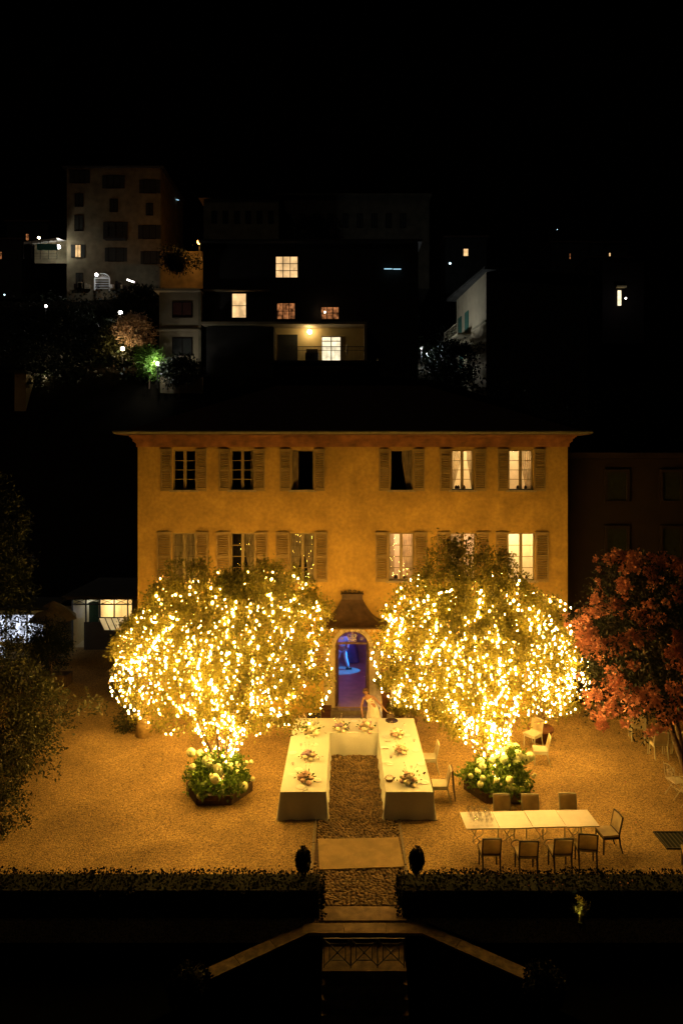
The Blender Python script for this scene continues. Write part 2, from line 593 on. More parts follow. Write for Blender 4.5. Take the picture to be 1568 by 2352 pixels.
m = MB(); m.b2(-0.55, 1.30, 14.40, 14.855, -0.03, 0.03)
struct('threshold_slab', m, 'coping_stone')

# hillside behind the house
HP = [(46, 0.0), (50, 15.5), (56, 16.8), (70, 22.0), (86, 29.8), (96, 31.5), (120, 44), (170, 95), (300, 190), (520, 330), (900, 420)]
def hill(x, y):
    for (a, b), (c, d) in zip(HP, HP[1:]):
        if y <= c:
            z = b + (d - b) * max(0, (y - a)) / (c - a); break
    else: z = HP[-1][1]
    if x > 6 and y < 110: z -= min(12, (x - 6) * 0.7) * min(1, (y - 46) / 12)
    if y > 110: z += 14 * mnoise.noise(Vector((x * .012, y * .012, 1))) * min(1, (y - 110) / 60)
    return z + (mnoise.noise(Vector((x * .06, y * .06, 0))) * 1.0 if y > 50 else 0)
m = MB()
ys = list(np.linspace(46, 130, 30)) + list(np.linspace(140, 900, 22))
nx = 46
for j, yy in enumerate(ys):
    hw = 60 + yy * 0.9
    for i in range(nx):
        xx = -hw + 2 * hw * i / (nx - 1)
        m.v.append((xx, yy, hill(xx, yy)))
for j in range(len(ys) - 1):
    for i in range(nx - 1):
        m.f.append((j * nx + i, j * nx + i + 1, (j + 1) * nx + i + 1, (j + 1) * nx + i)); m.m.append(0)
struct('hillside', m, 'earth', smooth=True)

# ================================================================== VILLA
YF = 26.0
S = F / YF
def vx(px): return (px - 792) / S
def vz(py): return CAMH - (py - 1050) / S
villa = thing('villa', 'three storey ochre villa with twelve shuttered windows facing the gravel courtyard', 'house', (0.3, YF, 0))
TOPW = [(397, 450.4, 370, 475.5), (529.5, 583.3, 503, 608.5), (669, 721, 643, 746), (895.7, 947.6, 869.5, 974.5), (1035.6, 1087.5, 1009.5, 1115), (1167.5, 1224, 1142, 1251)]
MIDW = [(395, 450, 362, 479), (529.5, 584.4, 497, 614.5), (666, 723, 634, 752), (892, 950.3, 862, 980.7), (1032.5, 1092, 1003, 1121), (1165.5, 1228, 1137.7, 1258)]
holes = []
wins = []
for i, (a, b, c, d) in enumerate(TOPW):
    holes.append((vx(a), vx(b), vz(1126), vz(1033))); wins.append(('t', i, *holes[-1], vx(c), vx(d)))
for i, (a, b, c, d) in enumerate(MIDW):
    holes.append((vx(a), vx(b), vz(1334), vz(1224))); wins.append(('m', i, *holes[-1], vx(c), vx(d)))
for i, (a, b, c, d) in enumerate(MIDW):
    holes.append((vx(a), vx(b), 1.38, 2.55)); wins.append(('g', i, *holes[-1], vx(c), vx(d)))
DX0, DX1, DZ0, DZA = -0.378, 0.922, 0.285, 3.18
holes.append((DX0, DX1, DZ0, DZA))
VX0, VX1, VZ = -7.88, 8.47, 10.25
xs = sorted(set([VX0, VX1] + [h[0] for h in holes] + [h[1] for h in holes]))
zs = sorted(set([-0.02, VZ] + [h[2] for h in holes] + [h[3] for h in holes]))
m = MB()
for i in range(len(xs) - 1):
    for j in range(len(zs) - 1):
        cx, cz = (xs[i] + xs[i + 1]) / 2, (zs[j] + zs[j + 1]) / 2
        if any(h[0] < cx < h[1] and h[2] < cz < h[3] for h in holes): continue
        m.face([(xs[i], YF, zs[j]), (xs[i + 1], YF, zs[j]), (xs[i + 1], YF, zs[j + 1]), (xs[i], YF, zs[j + 1])])
TH = 0.34
for (a, b, c, d) in holes:
    m.face([(a, YF, c), (a, YF, d), (a, YF + TH, d), (a, YF + TH, c)])
    m.face([(b, YF, c), (b, YF + TH, c), (b, YF + TH, d), (b, YF, d)])
    m.face([(a, YF, d), (b, YF, d), (b, YF + TH, d), (a, YF + TH, d)])
    m.face([(a, YF, c), (a, YF + TH, c), (b, YF + TH, c), (b, YF, c)])
YB = YF + 11
for x in (VX0, VX1):
    m.face([(x, YF, -.02), (x, YB, -.02), (x, YB, VZ), (x, YF, VZ)])
m.face([(VX0, YB, -.02), (VX1, YB, -.02), (VX1, YB, VZ), (VX0, YB, VZ)])
# spandrels round the door arch
cxd = (DX0 + DX1) / 2; rad = (DX1 - DX0) / 2; zsp = DZA - rad
N = 14
for k in range(N):
    a0, a1 = PI * k / N, PI * (k + 1) / N
    p0 = (cxd + rad * math.cos(a0), zsp + rad * math.sin(a0)); p1 = (cxd + rad * math.cos(a1), zsp + rad * math.sin(a1))
    m.face([(p0[0], YF + .002, p0[1]), (p0[0], YF + .002, DZA), (p1[0], YF + .002, DZA), (p1[0], YF + .002, p1[1])])
    m.face([(p0[0], YF + .002, p0[1]), (p1[0], YF + .002, p1[1]), (p1[0], YF + TH, p1[1]), (p0[0], YF + TH, p0[1])])
bw(m, 'wall', 'ochre_plaster', villa)
m = MB()
for (z0, z1, pj) in ((10.19, 10.33, .05), (10.333, 10.38, .09), (10.383, 10.50, .15), (10.503, 10.55, .19), (10.553, 10.63, .25)):
    m.b2(VX0 - pj, VX1 + pj, YF - pj, YB + pj, z0, z1)
bw(m, 'cornice', 'cornice_paint', villa)
m = MB(); m.b2(5.2, VX1 + .02, YF - .022, YF - .001, 3.90, 3.95)
bw(m, 'string_course', 'stone_trim', villa)
rf = MB()
ex0, ex1, ey0, ey1 = VX0 - .62, VX1 + .62, YF - .62, YB + .62
rf.b2(ex0, ex1, ey0, ey1, 10.64, 10.70)
zr = 13.1
ins = 5.4
b4 = [(ex0, ey0, 10.702), (ex1, ey0, 10.702), (ex1, ey1, 10.702), (ex0, ey1, 10.702)]
ym = (ey0 + ey1) / 2
r2 = [(ex0 + ins, ym, zr), (ex1 - ins, ym, zr)]
rf.face([b4[0], b4[1], r2[1], r2[0]]); rf.face([b4[2], b4[3], r2[0], r2[1]])
rf.face([b4[1], b4[2], r2[1]]); rf.face([b4[3], b4[0], r2[0]])
roof = bw(rf, 'roof', 'roof_clay', villa)
m = MB()
m.tube([(ex0 - .06, ey0 - .06, 10.73), (ex1 + .06, ey0 - .06, 10.73)], 0.065, 8)
m.tube([(ex0 - .06, ey0 - .06, 10.73), (ex0 - .06, ey1, 10.73)], 0.065, 8)
m.tube([(ex1 + .06, ey0 - .06, 10.73), (ex1 + .06, ey1, 10.73)], 0.065, 8)
bw(m, 'gutter', 'gutter_metal', villa)

# --- window furniture
def shutter_meshes(wd, h):
    f = MB(); t = .038; b = .055
    f.b2(-wd / 2, -wd / 2 + b, -t, 0, 0, h); f.b2(wd / 2 - b, wd / 2, -t, 0, 0, h)
    for z0, z1 in ((0, .11), (h * .49, h * .49 + .08), (h - .09, h)):
        f.b2(-wd / 2 + b, wd / 2 - b, -t, 0, z0, z1)
    f.b2(-wd / 2 - .012, wd / 2 + .012, -t - .014, .002, h + .001, h + .024)
    sl = MB()
    for z0, z1 in ((.11, h * .49), (h * .49 + .08, h - .09)):
        n = max(3, int((z1 - z0) / .082))
        for k in range(n):
            z = z0 + (k + .5) * (z1 - z0) / n
            sl.box((0, -t / 2, z), (wd - 2 * b, .010, .060), rx=R(48))
    return f.mesh('shutter', 'shutter_paint'), sl.mesh('slats', 'shutter_paint')
def window_meshes(wd, h):
    f = MB(); t = .05; b = .055
    f.b2(0, b, 0, t, 0, h); f.b2(wd - b, wd, 0, t, 0, h); f.b2(b, wd - b, 0, t, 0, b); f.b2(b, wd - b, 0, t, h - b, h)
    f.b2(wd / 2 - .055, wd / 2 + .055, -.01, t - .003, b, h - b)
    for k in range(1, 4):
        z = b + (h - 2 * b) * k / 4
        f.b2(b, wd / 2 - .055, .012, t - .012, z - .013, z + .013); f.b2(wd / 2 + .055, wd - b, .012, t - .012, z - .013, z + .013)
    pw = wd / 2 - .055 - b; ph = (h - 2 * b) / 4 - .026
    p = MB(); p.b2(0, pw, 0, .005, 0, ph)
    pos = []
    for sx in (b, wd / 2 + .055):
        for k in range(4):
            pos.append((sx, .022, b + (h - 2 * b) * k / 4 + .013))
    return f.mesh('window', 'window_paint'), p.mesh('pane', 'window_glass'), pos
cache = {}
def curtain(x0, x1, y, z0, z1, gather=0.0, side=1):
    """hanging folds; gather pulls the lower part to one side"""
    m = MB(); n = 26; mm = 8
    for j in range(mm + 1):
        t = j / mm
        z = z1 + (z0 - z1) * t
        g = gather * max(0, (t - .3) / .7) ** 0.8
        for i in range(n + 1):
            u = i / n
            u2 = u * (1 - g) if side > 0 else 1 - (1 - u) * (1 - g)
            m.v.append((x0 + (x1 - x0) * u2, y + .025 * math.sin(u * 34 + t), z))
    for j in range(mm):
        for i in range(n):
            a = j * (n + 1) + i
            m.f.append((a, a + 1, a + n + 2, a + n + 1)); m.m.append(0)
    return m
litT = {4: (110, .62), 5: (85, .6)}
litM = {3: (90, .5), 4: (70, .5), 5: (190, .62)}
for (lv, i, x0, x1, z0, z1, sx0, sx1) in wins:
    wd, h = x1 - x0, z1 - z0
    openw = (lv == 't' and i in (2, 3))
    yw = YF + .10
    # sill
    m = MB(); m.b2(x0 - .10, x1 + .10, YF - .09, YF + .099, z0 - .06, z0 + .012)
    bw(m, 'sill', 'sill_stone', villa)
    if lv != 'g' or i in (2, 3):
        if lv == 't':      # dark strip along the foot of the top windows
            m = MB(); m.b2(x0 + .02, x1 - .02, YF - .03, YF + .09, z0 + .013, z0 + .045)
            bw(m, 'sill_strip', 'wrought_iron', villa)
    key = (round(wd, 3), round(h, 3))
    if key not in cache: cache[key] = window_meshes(wd, h)
    fm, pm, pos = cache[key]
    if openw:
        m = MB(); b = .05
        m.b2(x0, x0 + b, yw, yw + .05, z0, z1); m.b2(x1 - b, x1, yw, yw + .05, z0, z1); m.b2(x0 + b, x1 - b, yw, yw + .05, z1 - b, z1)
        wo_ = bw(m, 'window', 'window_paint', villa)
    else:
        wo_ = obj('window', fm, villa, loc=(x0 - .3, yw - YF, z0))
        for p_ in pos: obj('pane', pm, wo_, loc=p_)
    # curtains
    def addc(mb):
        L = Vector(villa.location) + Vector(wo_.location)
        mb.v = [(a - L.x, b_ - L.y, c - L.z) for a, b_, c in mb.v]
        mb.build('curtain', 'curtain_cloth', wo_, True)
    yc = yw + .16
    if lv == 't':
        if i == 1: addc(curtain(x1 - .17, x1 - .07, yc, z0, z1))
        if i == 2: addc(curtain(x0 + .03, x0 + .26, yc, z0, z1))
        if i == 3: addc(curtain(x1 - .40, x1 - .03, yc, z0, z1, .5, -1))
        if i in (4,): addc(curtain(x0, x0 + wd * .5, yc, z0, z1, .75, 1)); addc(curtain(x0 + wd * .75, x1, yc, z0, z1, .85, -1))
        if i == 5: addc(curtain(x0 + wd * .5, x1, yc, z0, z1, .55, -1))
    if lv == 'm':
        if i == 0: addc(curtain(x0, x1, yc, z0, z1))
        if i == 1: addc(curtain(x0 + wd * .5, x1, yc, z0, z1, .6, -1))
        if i == 2: addc(curtain(x0, x0 + wd * .5, yc, z0, z1, .5, 1)); addc(curtain(x0 + wd * .5, x1, yc, z0, z1, .5, -1))
        if i == 3: addc(curtain(x0 + wd * .5, x1, yc, z0, z1, .45, -1)); addc(curtain(x0, x0 + wd * .24, yc, z0, z1))
        if i == 4: addc(curtain(x0, x0 + wd * .5, yc, z0, z1, .1, 1))
    # room behind
    lit = litT.get(i) if lv == 't' else litM.get(i) if lv == 'm' else None
    rd = 2.0 if lv != 'g' else .1
    y0r, y1r = YF + TH, YF + TH + rd
    ex = .45 if lv != 'g' else 0
    rx0, rx1, rz0, rz1 = x0 - ex, x1 + ex, z0 - (.5 if lv != 'g' else 0), z1 + (.25 if lv != 'g' else 0)
    m = MB()
    m.face([(rx0, y1r, rz0), (rx1, y1r, rz0), (rx1, y1r, rz1), (rx0, y1r, rz1)])
    m.face([(rx0, y0r, rz0), (rx0, y1r, rz0), (rx0, y1r, rz1), (rx0, y0r, rz1)])
    m.face([(rx1, y0r, rz0), (rx1, y1r, rz0), (rx1, y1r, rz1), (rx1, y0r, rz1)])
    m.face([(rx0, y0r, rz0), (rx1, y0r, rz0), (rx1, y1r, rz0), (rx0, y1r, rz0)])
    m.face([(rx0, y0r, rz1), (rx1, y0r, rz1), (rx1, y1r, rz1), (rx0, y1r, rz1)])
    if lit:
        bw(m, 'room', 'room_plaster', villa)
        point('ceiling_lamp', ((rx0 + rx1) / 2 - .3, 1.2, z0 + h * .95), lit[0], (1, lit[1] + .12, .38), villa, .12)
        # things standing on the inner sill
        m = MB()
        for k in range(3):
            xx = x0 + wd * random.uniform(.15, .85)
            m.lathe([(.03, 0), (.06, .05), (.05, .12), (.02, .17)], 8, (xx, YF + .24, z0 + .012))
        bw(m, 'windowsill_vases', 'dark_wood', villa)
    else:
        bw(m, 'room', 'dark_room', villa)
    # shutters folded open against the wall
    for side, (a, b) in enumerate(((sx0, x0 - .012), (x1 + .012, sx1))):
        sw = b - a
        hh = h + (.05 if lv != 't' else .03)
        key2 = ('s', round(sw, 2), round(hh, 2))
        if key2 not in cache: cache[key2] = shutter_meshes(round(sw, 2), hh)
        f_, s_ = cache[key2]
        zoff = -.03
        so_ = obj('shutter', f_, villa, loc=((a + b) / 2 - .3, -.035 - .01 * side, z0 + zoff), rz=R(random.uniform(-3, 3)))
        so_.rotation_euler[2] = R((2.5 if side else -2.5) + random.uniform(-3.0, 3.0))
        obj('slats', s_, so_)
# --- door surround, transom, iron fanlight, canopy
m = MB()
for a, b in ((DX0 - .42, DX0 - .005), (DX1 + .005, DX1 + .42)):
    m.b2(a, b, YF - .07, YF - .001, 0.0, zsp - .05)
    m.b2(a - .03, b + .03, YF - .10, YF - .001, zsp - .048, zsp + .06)
    m.b2(a - .03, b + .03, YF - .10, YF - .001, 0, .3)
for k in range(16):
    a0, a1 = PI * k / 16, PI * (k + 1) / 16
    r0, r1 = rad + .004, rad + .17
    q = [(cxd + r * math.cos(a), YF - .06, zsp + r * math.sin(a)) for r, a in ((r0, a0), (r1, a0), (r1, a1), (r0, a1))]
    m.face(q)
    m.face([q[1], (q[1][0], YF, q[1][2]), (q[2][0], YF, q[2][2]), q[2]])
    m.face([q[0], (q[0][0], YF, q[0][2]), (q[3][0], YF, q[3][2]), q[3]])
bw(m, 'door_surround', 'stone_trim', villa)
m = MB()
m.b2(DX0, DX0 + .05, YF + .05, YF + .10, DZ0, zsp); m.b2(DX1 - .05, DX1, YF + .05, YF + .10, DZ0, zsp)
m.b2(DX0 + .05, DX1 - .05, YF + .045, YF + .105, 2.66, 2.74)
arc = [(cxd + (rad - .02) * math.cos(PI * k / 14), YF + .075, zsp + (rad - .02) * math.sin(PI * k / 14)) for k in range(15)]
m.tube(arc, .03, 5)
dfr = bw(m, 'door_frame', 'door_wood', villa)
def scroll(cx, cy, cz, r, sgn, turns=1.4, n=16):
    return [(cx + sgn * r * (1 - .75 * k / n) * math.cos(2 * PI * turns * k / n), cy, cz + r * (1 - .75 * k / n) * math.sin(2 * PI * turns * k / n)) for k in range(n + 1)]
m = MB()
for sgn in (-1, 1):
    m.tube(scroll(cxd + sgn * .10, YF + .07, 2.95, .09, sgn), .011, 4)
    m.tube(scroll(cxd + sgn * .10, YF + .07, 2.80, .07, -sgn), .011, 4)
    m.tube([(cxd + sgn * .02, YF + .07, 2.75), (cxd + sgn * .02, YF + .07, 3.12)], .010, 4)
    m.tube(scroll(cxd + sgn * .36, YF + .07, 2.86, .07, sgn), .009, 4)
bw(m, 'fanlight_scrollwork', 'white_iron', villa)
for sgn, xx in ((1, DX0 + .055), (-1, DX1 - .055)):
    m = MB(); m.box((xx + sgn * .03, YF + .42, 1.47), (.045, .62, 2.36), rz=R(-4 * sgn))
    dl = bw(m, 'door_leaf', 'door_wood', villa)
    m = MB(); m.tube([(xx + sgn * .06, YF + .62, 1.25), (xx + sgn * .12, YF + .62, 1.25), (xx + sgn * .12, YF + .55, 1.25)], .012, 5)
    bw(m, 'handle', 'white_iron', dl)
m = MB()
nr = 9
prev = None
for k in range(nr + 1):
    t = k / nr
    hw_, pj, z = .39 + .95 * t, .22 + 1.0 * t, 3.60 + .82 * (1 - t) ** 2.4
    ring = [(cxd - hw_, YF - .001, z), (cxd - hw_, YF - pj, z), (cxd + hw_, YF - pj, z), (cxd + hw_, YF - .001, z)]
    if prev:
        for q in range(3):
            m.face([prev[q], prev[q + 1], ring[q + 1], ring[q]])
    prev = ring
t_ = [(x, y_, z - .05) for x, y_, z in prev]
for q in range(3): m.face([prev[q], prev[q + 1], t_[q + 1], t_[q]])
m.face(t_)
m.b2(cxd - .39, cxd + .39, YF - .22, YF - .001, 4.42, 4.60)
m.b2(cxd - .43, cxd + .43, YF - .26, YF - .001, 4.603, 4.64)
can = bw(m, 'door_canopy', 'canopy_copper', villa)
m = MB()
for sgn in (-1, 1):
    m.tube(scroll(cxd + sgn * .09, YF - .2, 4.72, .07, sgn), .012, 4)
    m.tube(scroll(cxd + sgn * .27, YF - .2, 4.70, .055, -sgn), .012, 4)
    m.tube([(cxd + sgn * .40, YF - .2, 4.645), (cxd + sgn * .36, YF - .2, 4.70), (cxd + sgn * .42, YF - .2, 4.74)], .012, 4)
bw(m, 'crest', 'wrought_iron', can)
m = MB()
for k in range(13):
    xx = cxd - 1.2 + .2 * k
    m.tube(scroll(xx, YF - 1.2, 3.47, .06, 1 if k % 2 else -1, 1.2, 10), .009, 4)
bw(m, 'valance', 'white_iron', can)
for k in range(2):
    m = MB(); m.b2(-0.95 + .1 * k, 1.42 - .1 * k, YF - .75 + .38 * k, YF - .072, .143 * k, .143 * (k + 1) - .001)
    bw(m, 'step', 'step_stone', villa)
# framed panel beside the door with an up-light in front of it
m = MB()
m.b2(1.50, 2.75, YF - .03, YF - .001, .12, 1.12)
bw(m, 'white_wall_panel', 'room_plaster', villa)
m = MB()
m.b2(1.44, 1.497, YF - .045, YF - .001, .08, 1.18); m.b2(1.497, 2.80, YF - .045, YF - .001, 1.123, 1.18)
bw(m, 'panel_frame', 'cornice_paint', villa)
# hall inside
hx0, hx1, hy1, hz1 = -3.4, 4.9, 32.4, 4.3
m = MB()
m.face([(hx0, YF + TH + .12, DZ0), (hx1, YF + TH + .12, DZ0), (hx1, hy1, DZ0), (hx0, hy1, DZ0)])
m.face([(DX0, YF, DZ0 + .002), (DX1, YF, DZ0 + .002), (DX1, YF + TH + .13, DZ0 + .002), (DX0, YF + TH + .13, DZ0 + .002)])
bw(m, 'hall_floor', 'hall_floor', villa)
m = MB()
m.face([(hx0, hy1, DZ0), (hx1, hy1, DZ0), (hx1, hy1, hz1), (hx0, hy1, hz1)])
m.face([(hx0, YF + .46, DZ0), (hx0, hy1, DZ0), (hx0, hy1, hz1), (hx0, YF + .46, hz1)])
m.face([(hx1, YF + .46, DZ0), (hx1, hy1, DZ0), (hx1, hy1, hz1), (hx1, YF + .46, hz1)])
m.face([(hx0, YF + .46, hz1), (hx1, YF + .46, hz1), (hx1, hy1, hz1), (hx0, hy1, hz1)])
m.face([(hx0, YF + .46, DZ0), (DX0 - .02, YF + .46, DZ0), (DX0 - .02, YF + .46, hz1), (hx0, YF + .46, hz1)])
m.face([(DX1 + .02, YF + .46, DZ0), (hx1, YF + .46, DZ0), (hx1, YF + .46, hz1), (DX1 + .02, YF + .46, hz1)])
m.face([(DX0 - .02, YF + .46, 3.2), (DX1 + .02, YF + .46, 3.2), (DX1 + .02, YF + .46, hz1), (DX0 - .02, YF + .46, hz1)])
bw(m, 'hall_walls', 'hall_wall', villa)
point('dance_lamp', (-.6, 2.9, 3.6), 120, (.62, .16, .62), villa, .15)
point('dance_lamp', (-1.6, 5.3, 3.2), 90, (.22, .22, 1.0), villa, .15)
sp = (4.2, 30.75, 3.1)
sp3 = (2.6, 28.3, 3.7)
point('dance_spotlight', (sp3[0] - .3, sp3[1] - YF, sp3[2]), 800, (.01, .24, 1.0), villa, .03, spot=R(19), rot=aim(sp3, (-.15, 30.62, 1.25)), blend=.3)
point('dance_spotlight', (sp[0] - .3, sp[1] - YF, sp[2]), 6000, (.015, .30, 1.0), villa, .02, spot=R(13.5), rot=aim(sp, (-.30, 30.42, DZ0)), blend=.12)

# floor up-light
up = thing('floor_uplight', 'small floor spotlight washing the wall panel right of the arched door', 'lamp', (1.66, YF - .33, 0))
m = MB(); m.lathe([(.07, 0), (.07, .02), (.045, .03), (.05, .10), (.04, .11)], 10)
m.build('lamp_body', 'wrought_iron', up)
m = MB(); m.lathe([(.038, 0), (.038, .006)], 10, (0, 0, .111)); m.build('lens', 'globe_warm', up)
point('lamp', (0, .02, .2), 30, (1, .72, .40), up, .04)

# neighbouring building to the right
nb = thing('neighbour_house', 'dark reddish house with faint windows behind the pink flowering tree', 'house', (15, 27.3, 0))
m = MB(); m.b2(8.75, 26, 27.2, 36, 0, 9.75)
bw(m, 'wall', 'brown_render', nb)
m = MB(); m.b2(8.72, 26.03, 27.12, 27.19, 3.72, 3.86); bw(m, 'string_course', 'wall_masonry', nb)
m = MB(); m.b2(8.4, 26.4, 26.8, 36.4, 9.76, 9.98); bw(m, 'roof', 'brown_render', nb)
for (a, b, c, d) in ((1393, 1437, 1085, 1150), (1393, 1437, 1214, 1290), (1520, 1560, 1085, 1150), (1520, 1560, 1214, 1290), (1393, 1437, 1470, 1540)):
    p0, p1 = Q(a, d, 27.17), Q(b, c, 27.17)
    m = MB()
    m.b2(p0.x - .12, p0.x, 27.10, 27.19, p0.z - .12, p1.z + .12); m.b2(p1.x, p1.x + .12, 27.10, 27.19, p0.z - .12, p1.z + .12)
    m.b2(p0.x, p1.x, 27.10, 27.19, p1.z, p1.z + .12); m.b2(p0.x, p1.x, 27.10, 27.19, p0.z - .12, p0.z)
    wf = bw(m, 'window', 'brown_render', nb)
    m = MB(); m.b2(p0.x, p1.x, 27.165, 27.185, p0.z, p1.z)
    bw(m, 'pane', 'hedge_core', wf)

# ================================================================== LIT TREES
def limb_paths(base, targets, seed, wob=.12):
    g = random.Random(seed)
    out = []
    for t in targets:
        b = Vector(base); t = Vector(t)
        pts = []
        ph = g.uniform(0, 6)
        for k in range(9):
            u = k / 8
            p = b.lerp(t, u)
            p.z = b.z + (t.z - b.z) * (u ** .85)
            p.x += wob * math.sin(u * 5 + ph) * u
            p.y += wob * math.cos(u * 4 + ph) * u
            pts.append(p)
        out.append(pts)
    return out
OCT_V = np.array([(1, 0, 0), (0, 1, 0), (-1, 0, 0), (0, -1, 0), (0, 0, 1.5), (0, 0, -1.5)], float)
OCT_F = [(0, 1, 4), (1, 2, 4), (2, 3, 4), (3, 0, 4), (1, 0, 5), (2, 1, 5), (3, 2, 5), (0, 3, 5)]
def light_string(parent, path, g, r=.0245, gap=.125):
    """one strand: a thin cable with drop-shaped bulbs; path in coordinates of the parent"""
    mb = MB()
    mb.tube([tuple(p) for p in path], .006, 3, cap=False)
    mb.cur = 1
    # resample
    acc = 0.0
    nxt = g.uniform(0, gap)
    for a, b in zip(path, path[1:]):
        a = np.array(a); b = np.array(b); L = np.linalg.norm(b - a)
        while nxt < acc + L:
            p = a + (b - a) * ((nxt - acc) / L) + np.array([g.uniform(-.06, .06), g.uniform(-.06, .06), g.uniform(-.07, .0)])
            k = len(mb.v)
            rr = r * g.uniform(.5, 1.15)
            mb.v += [tuple(x) for x in (OCT_V * rr + p)]
            mb.f += [tuple(k + i for i in f) for f in OCT_F]; mb.m += [1 if g.random() < .55 else 2] * 8
            nxt += gap * g.uniform(.6, 1.5)
        acc += L
    mb.build('light_string', ['cable', 'fairy_bulb', 'fairy_bulb_halo'], parent)
def lit_tree(name, label, slabel, base, center, ells, seed, nstr, nclump, stems, stem_lights, zcap, trunk=None, per=62, bump=.07, stem_r=.055, leafmat_='citrus_leaf'):
    base = Vector(base)
    t = thing(name, label, 'tree', base)
    rel = lambda p: (p[0] - base.x, p[1] - base.y, p[2] - base.z)
    cr = Crown(center, ells, seed, bump)
    pts, out = cr.clumps(nclump, per, .125, seed + 1, .5, None, True)
    me = leaves_mesh('crown', pts - np.array(base), .105, leafmat_, out, seed=seed + 2)
    obj('crown', me, t, 'stuff')
    # limbs
    g = random.Random(seed)
    targets = []
    for k in range(stems):
        a = 2 * PI * k / stems + .4
        d = np.array([[math.cos(a) * .85, math.sin(a) * .85, -.25 + .9 * (k % 3) / 2]]); d /= np.linalg.norm(d)
        Rr = cr.R(d)[0]
        targets.append(cr.c + d[0] * Rr * .82)
    paths = limb_paths((base.x, base.y, base.z + (trunk[1] if trunk else .15)), targets, seed)
    for p in paths:
        m = MB(); m.tube([rel(q) for q in p], stem_r if not trunk else trunk[0] * .5, 6, .014)
        # twigs
        for q in (4, 5, 6, 7):
            b0 = p[q]
            e = b0 + Vector((g.uniform(-.7, .7), g.uniform(-.7, .7), g.uniform(-.1, .7)))
            m.tube([rel(b0), rel(b0.lerp(e, .5) + Vector((0, 0, .05))), rel(e)], .02, 4, .006)
        m.build('limb', 'bark', t, True)
    if trunk:
        m = MB(); r0, h, mt = trunk
        m.tube([(0, 0, -.02), (.02, 0, h * .3), (-.02, .01, h * .7), (0, 0, h)], [r0 * 1.15, r0, r0 * .92, r0 * .85], 14)
        m.build('trunk', mt, t, True)
    # strands hung over the crown
    st = thing('string_lights', slabel, 'string lights', base)
    gg = random.Random(seed + 5)
    nrg = np.random.default_rng(seed + 9)
    made = 0
    used_ = np.zeros((1, 3)) + 9
    while made < nstr:
        bestq = -1
        for _ in range(7):
            dq = nrg.normal(size=3); dq /= np.linalg.norm(dq)
            qd = np.min(np.linalg.norm(used_ - dq, axis=1)) * (1 if mnoise.noise(Vector(dq) * 2.4 + Vector((seed, 0, 0))) > -.3 else .5) * (1.35 if dq[2] > .3 else 1.0 if dq[2] > -.2 else 1.25)
            if qd > bestq: bestq, d = qd, dq
        used_ = np.vstack([used_, d])
        lay = gg.choice((1.04, 1.02, .98, .92, .85, .76, 1.03))
        p = cr.c + d * cr.R(d[None])[0] * lay
        if p[2] > zcap: continue
        L = gg.uniform(.5, 1.3)
        path = []
        dx, dy = gg.uniform(-.3, .3), gg.uniform(-.3, .3)
        for q in range(int(L / .09)):
            path.append(p - np.array(base))
            dx = dx * .8 + gg.uniform(-.25, .25); dy = dy * .8 + gg.uniform(-.25, .25)
            p2 = p + np.array([dx * .09, dy * .09, -.09])
            dd = p2 - cr.c; ln = np.linalg.norm(dd)
            if ln < .4 or dd[2] / ln < -.97: break
            dd = dd / ln
            p = cr.c + dd * cr.R(dd[None])[0] * (lay + gg.uniform(-.012, .012))
            if p[2] > zcap: break
        if len(path) > 2:
            light_string(st, path, gg); made += 1
    # strands wound along the stems
    if stem_lights:
        for p in paths:
            n = 2
            for w_ in range(n):
                ph = w_ * 2 * PI / n
                pp = []
                for k in range(0, 27):
                    u = k / 26 * .62
                    i = min(7, int(u * 8)); f = u * 8 - i
                    q = p[i].lerp(p[i + 1], f)
                    rr = .075
                    pp.append(np.array(rel(q + Vector((rr * math.cos(ph + k * .8), rr * math.sin(ph + k * .8), 0)))))
                light_string(st, pp, gg, .025, .12)
    return t
sY = 20.05
lit_tree('tree_with_fairy_lights', 'largest round tree wrapped in fairy lights, left of the long tables',
         'fairy lights covering the largest tree left of the long tables', (-3.65, sY, .2),
         (-3.3, sY + .3, 4.1),
         [(-3.3, sY + .3, 4.15, 2.6, 1.65, 2.15), (-4.9, sY + .3, 3.85, 1.8, 1.3, 1.75), (-1.75, sY + .3, 3.9, 1.45, 1.25, 1.7), (-4.5, sY + .3, 5.3, 1.35, 1.0, 1.5), (-5.25, sY + .3, 4.75, 1.0, 1.0, 1.0), (-1.35, sY + .3, 4.75, 1.1, 1.0, 1.1), (-2.4, sY + .3, 5.15, 1.8, 1.1, 1.3), (-3.3, sY + .2, 2.9, 1.7, 1.1, 1.2), (-1.75, sY + .3, 3.05, 1.30, 1.05, 1.15), (-5.2, sY + .3, 3.05, 1.65, 1.1, 1.2)],
         11, 285, 1000, 8, True, 6.45)
lit_tree('tree_with_fairy_lights', 'thick trunked smaller tree with fairy lights at the left corner of the villa',
         'fairy lights on the smaller tree at the left corner of the villa', (-7.08, 24.05, 0),
         (-6.7, 23.7, 3.5),
         [(-6.7, 23.7, 3.1, 1.25, 1.3, 1.35), (-6.6, 23.7, 2.3, 1.40, 1.2, 1.35), (-6.2, 23.8, 4.1, .9, 1.0, 1.1)],
         23, 95, 330, 5, False, 5.3, trunk=(.25, 1.5, 'pale_bark'), per=60)
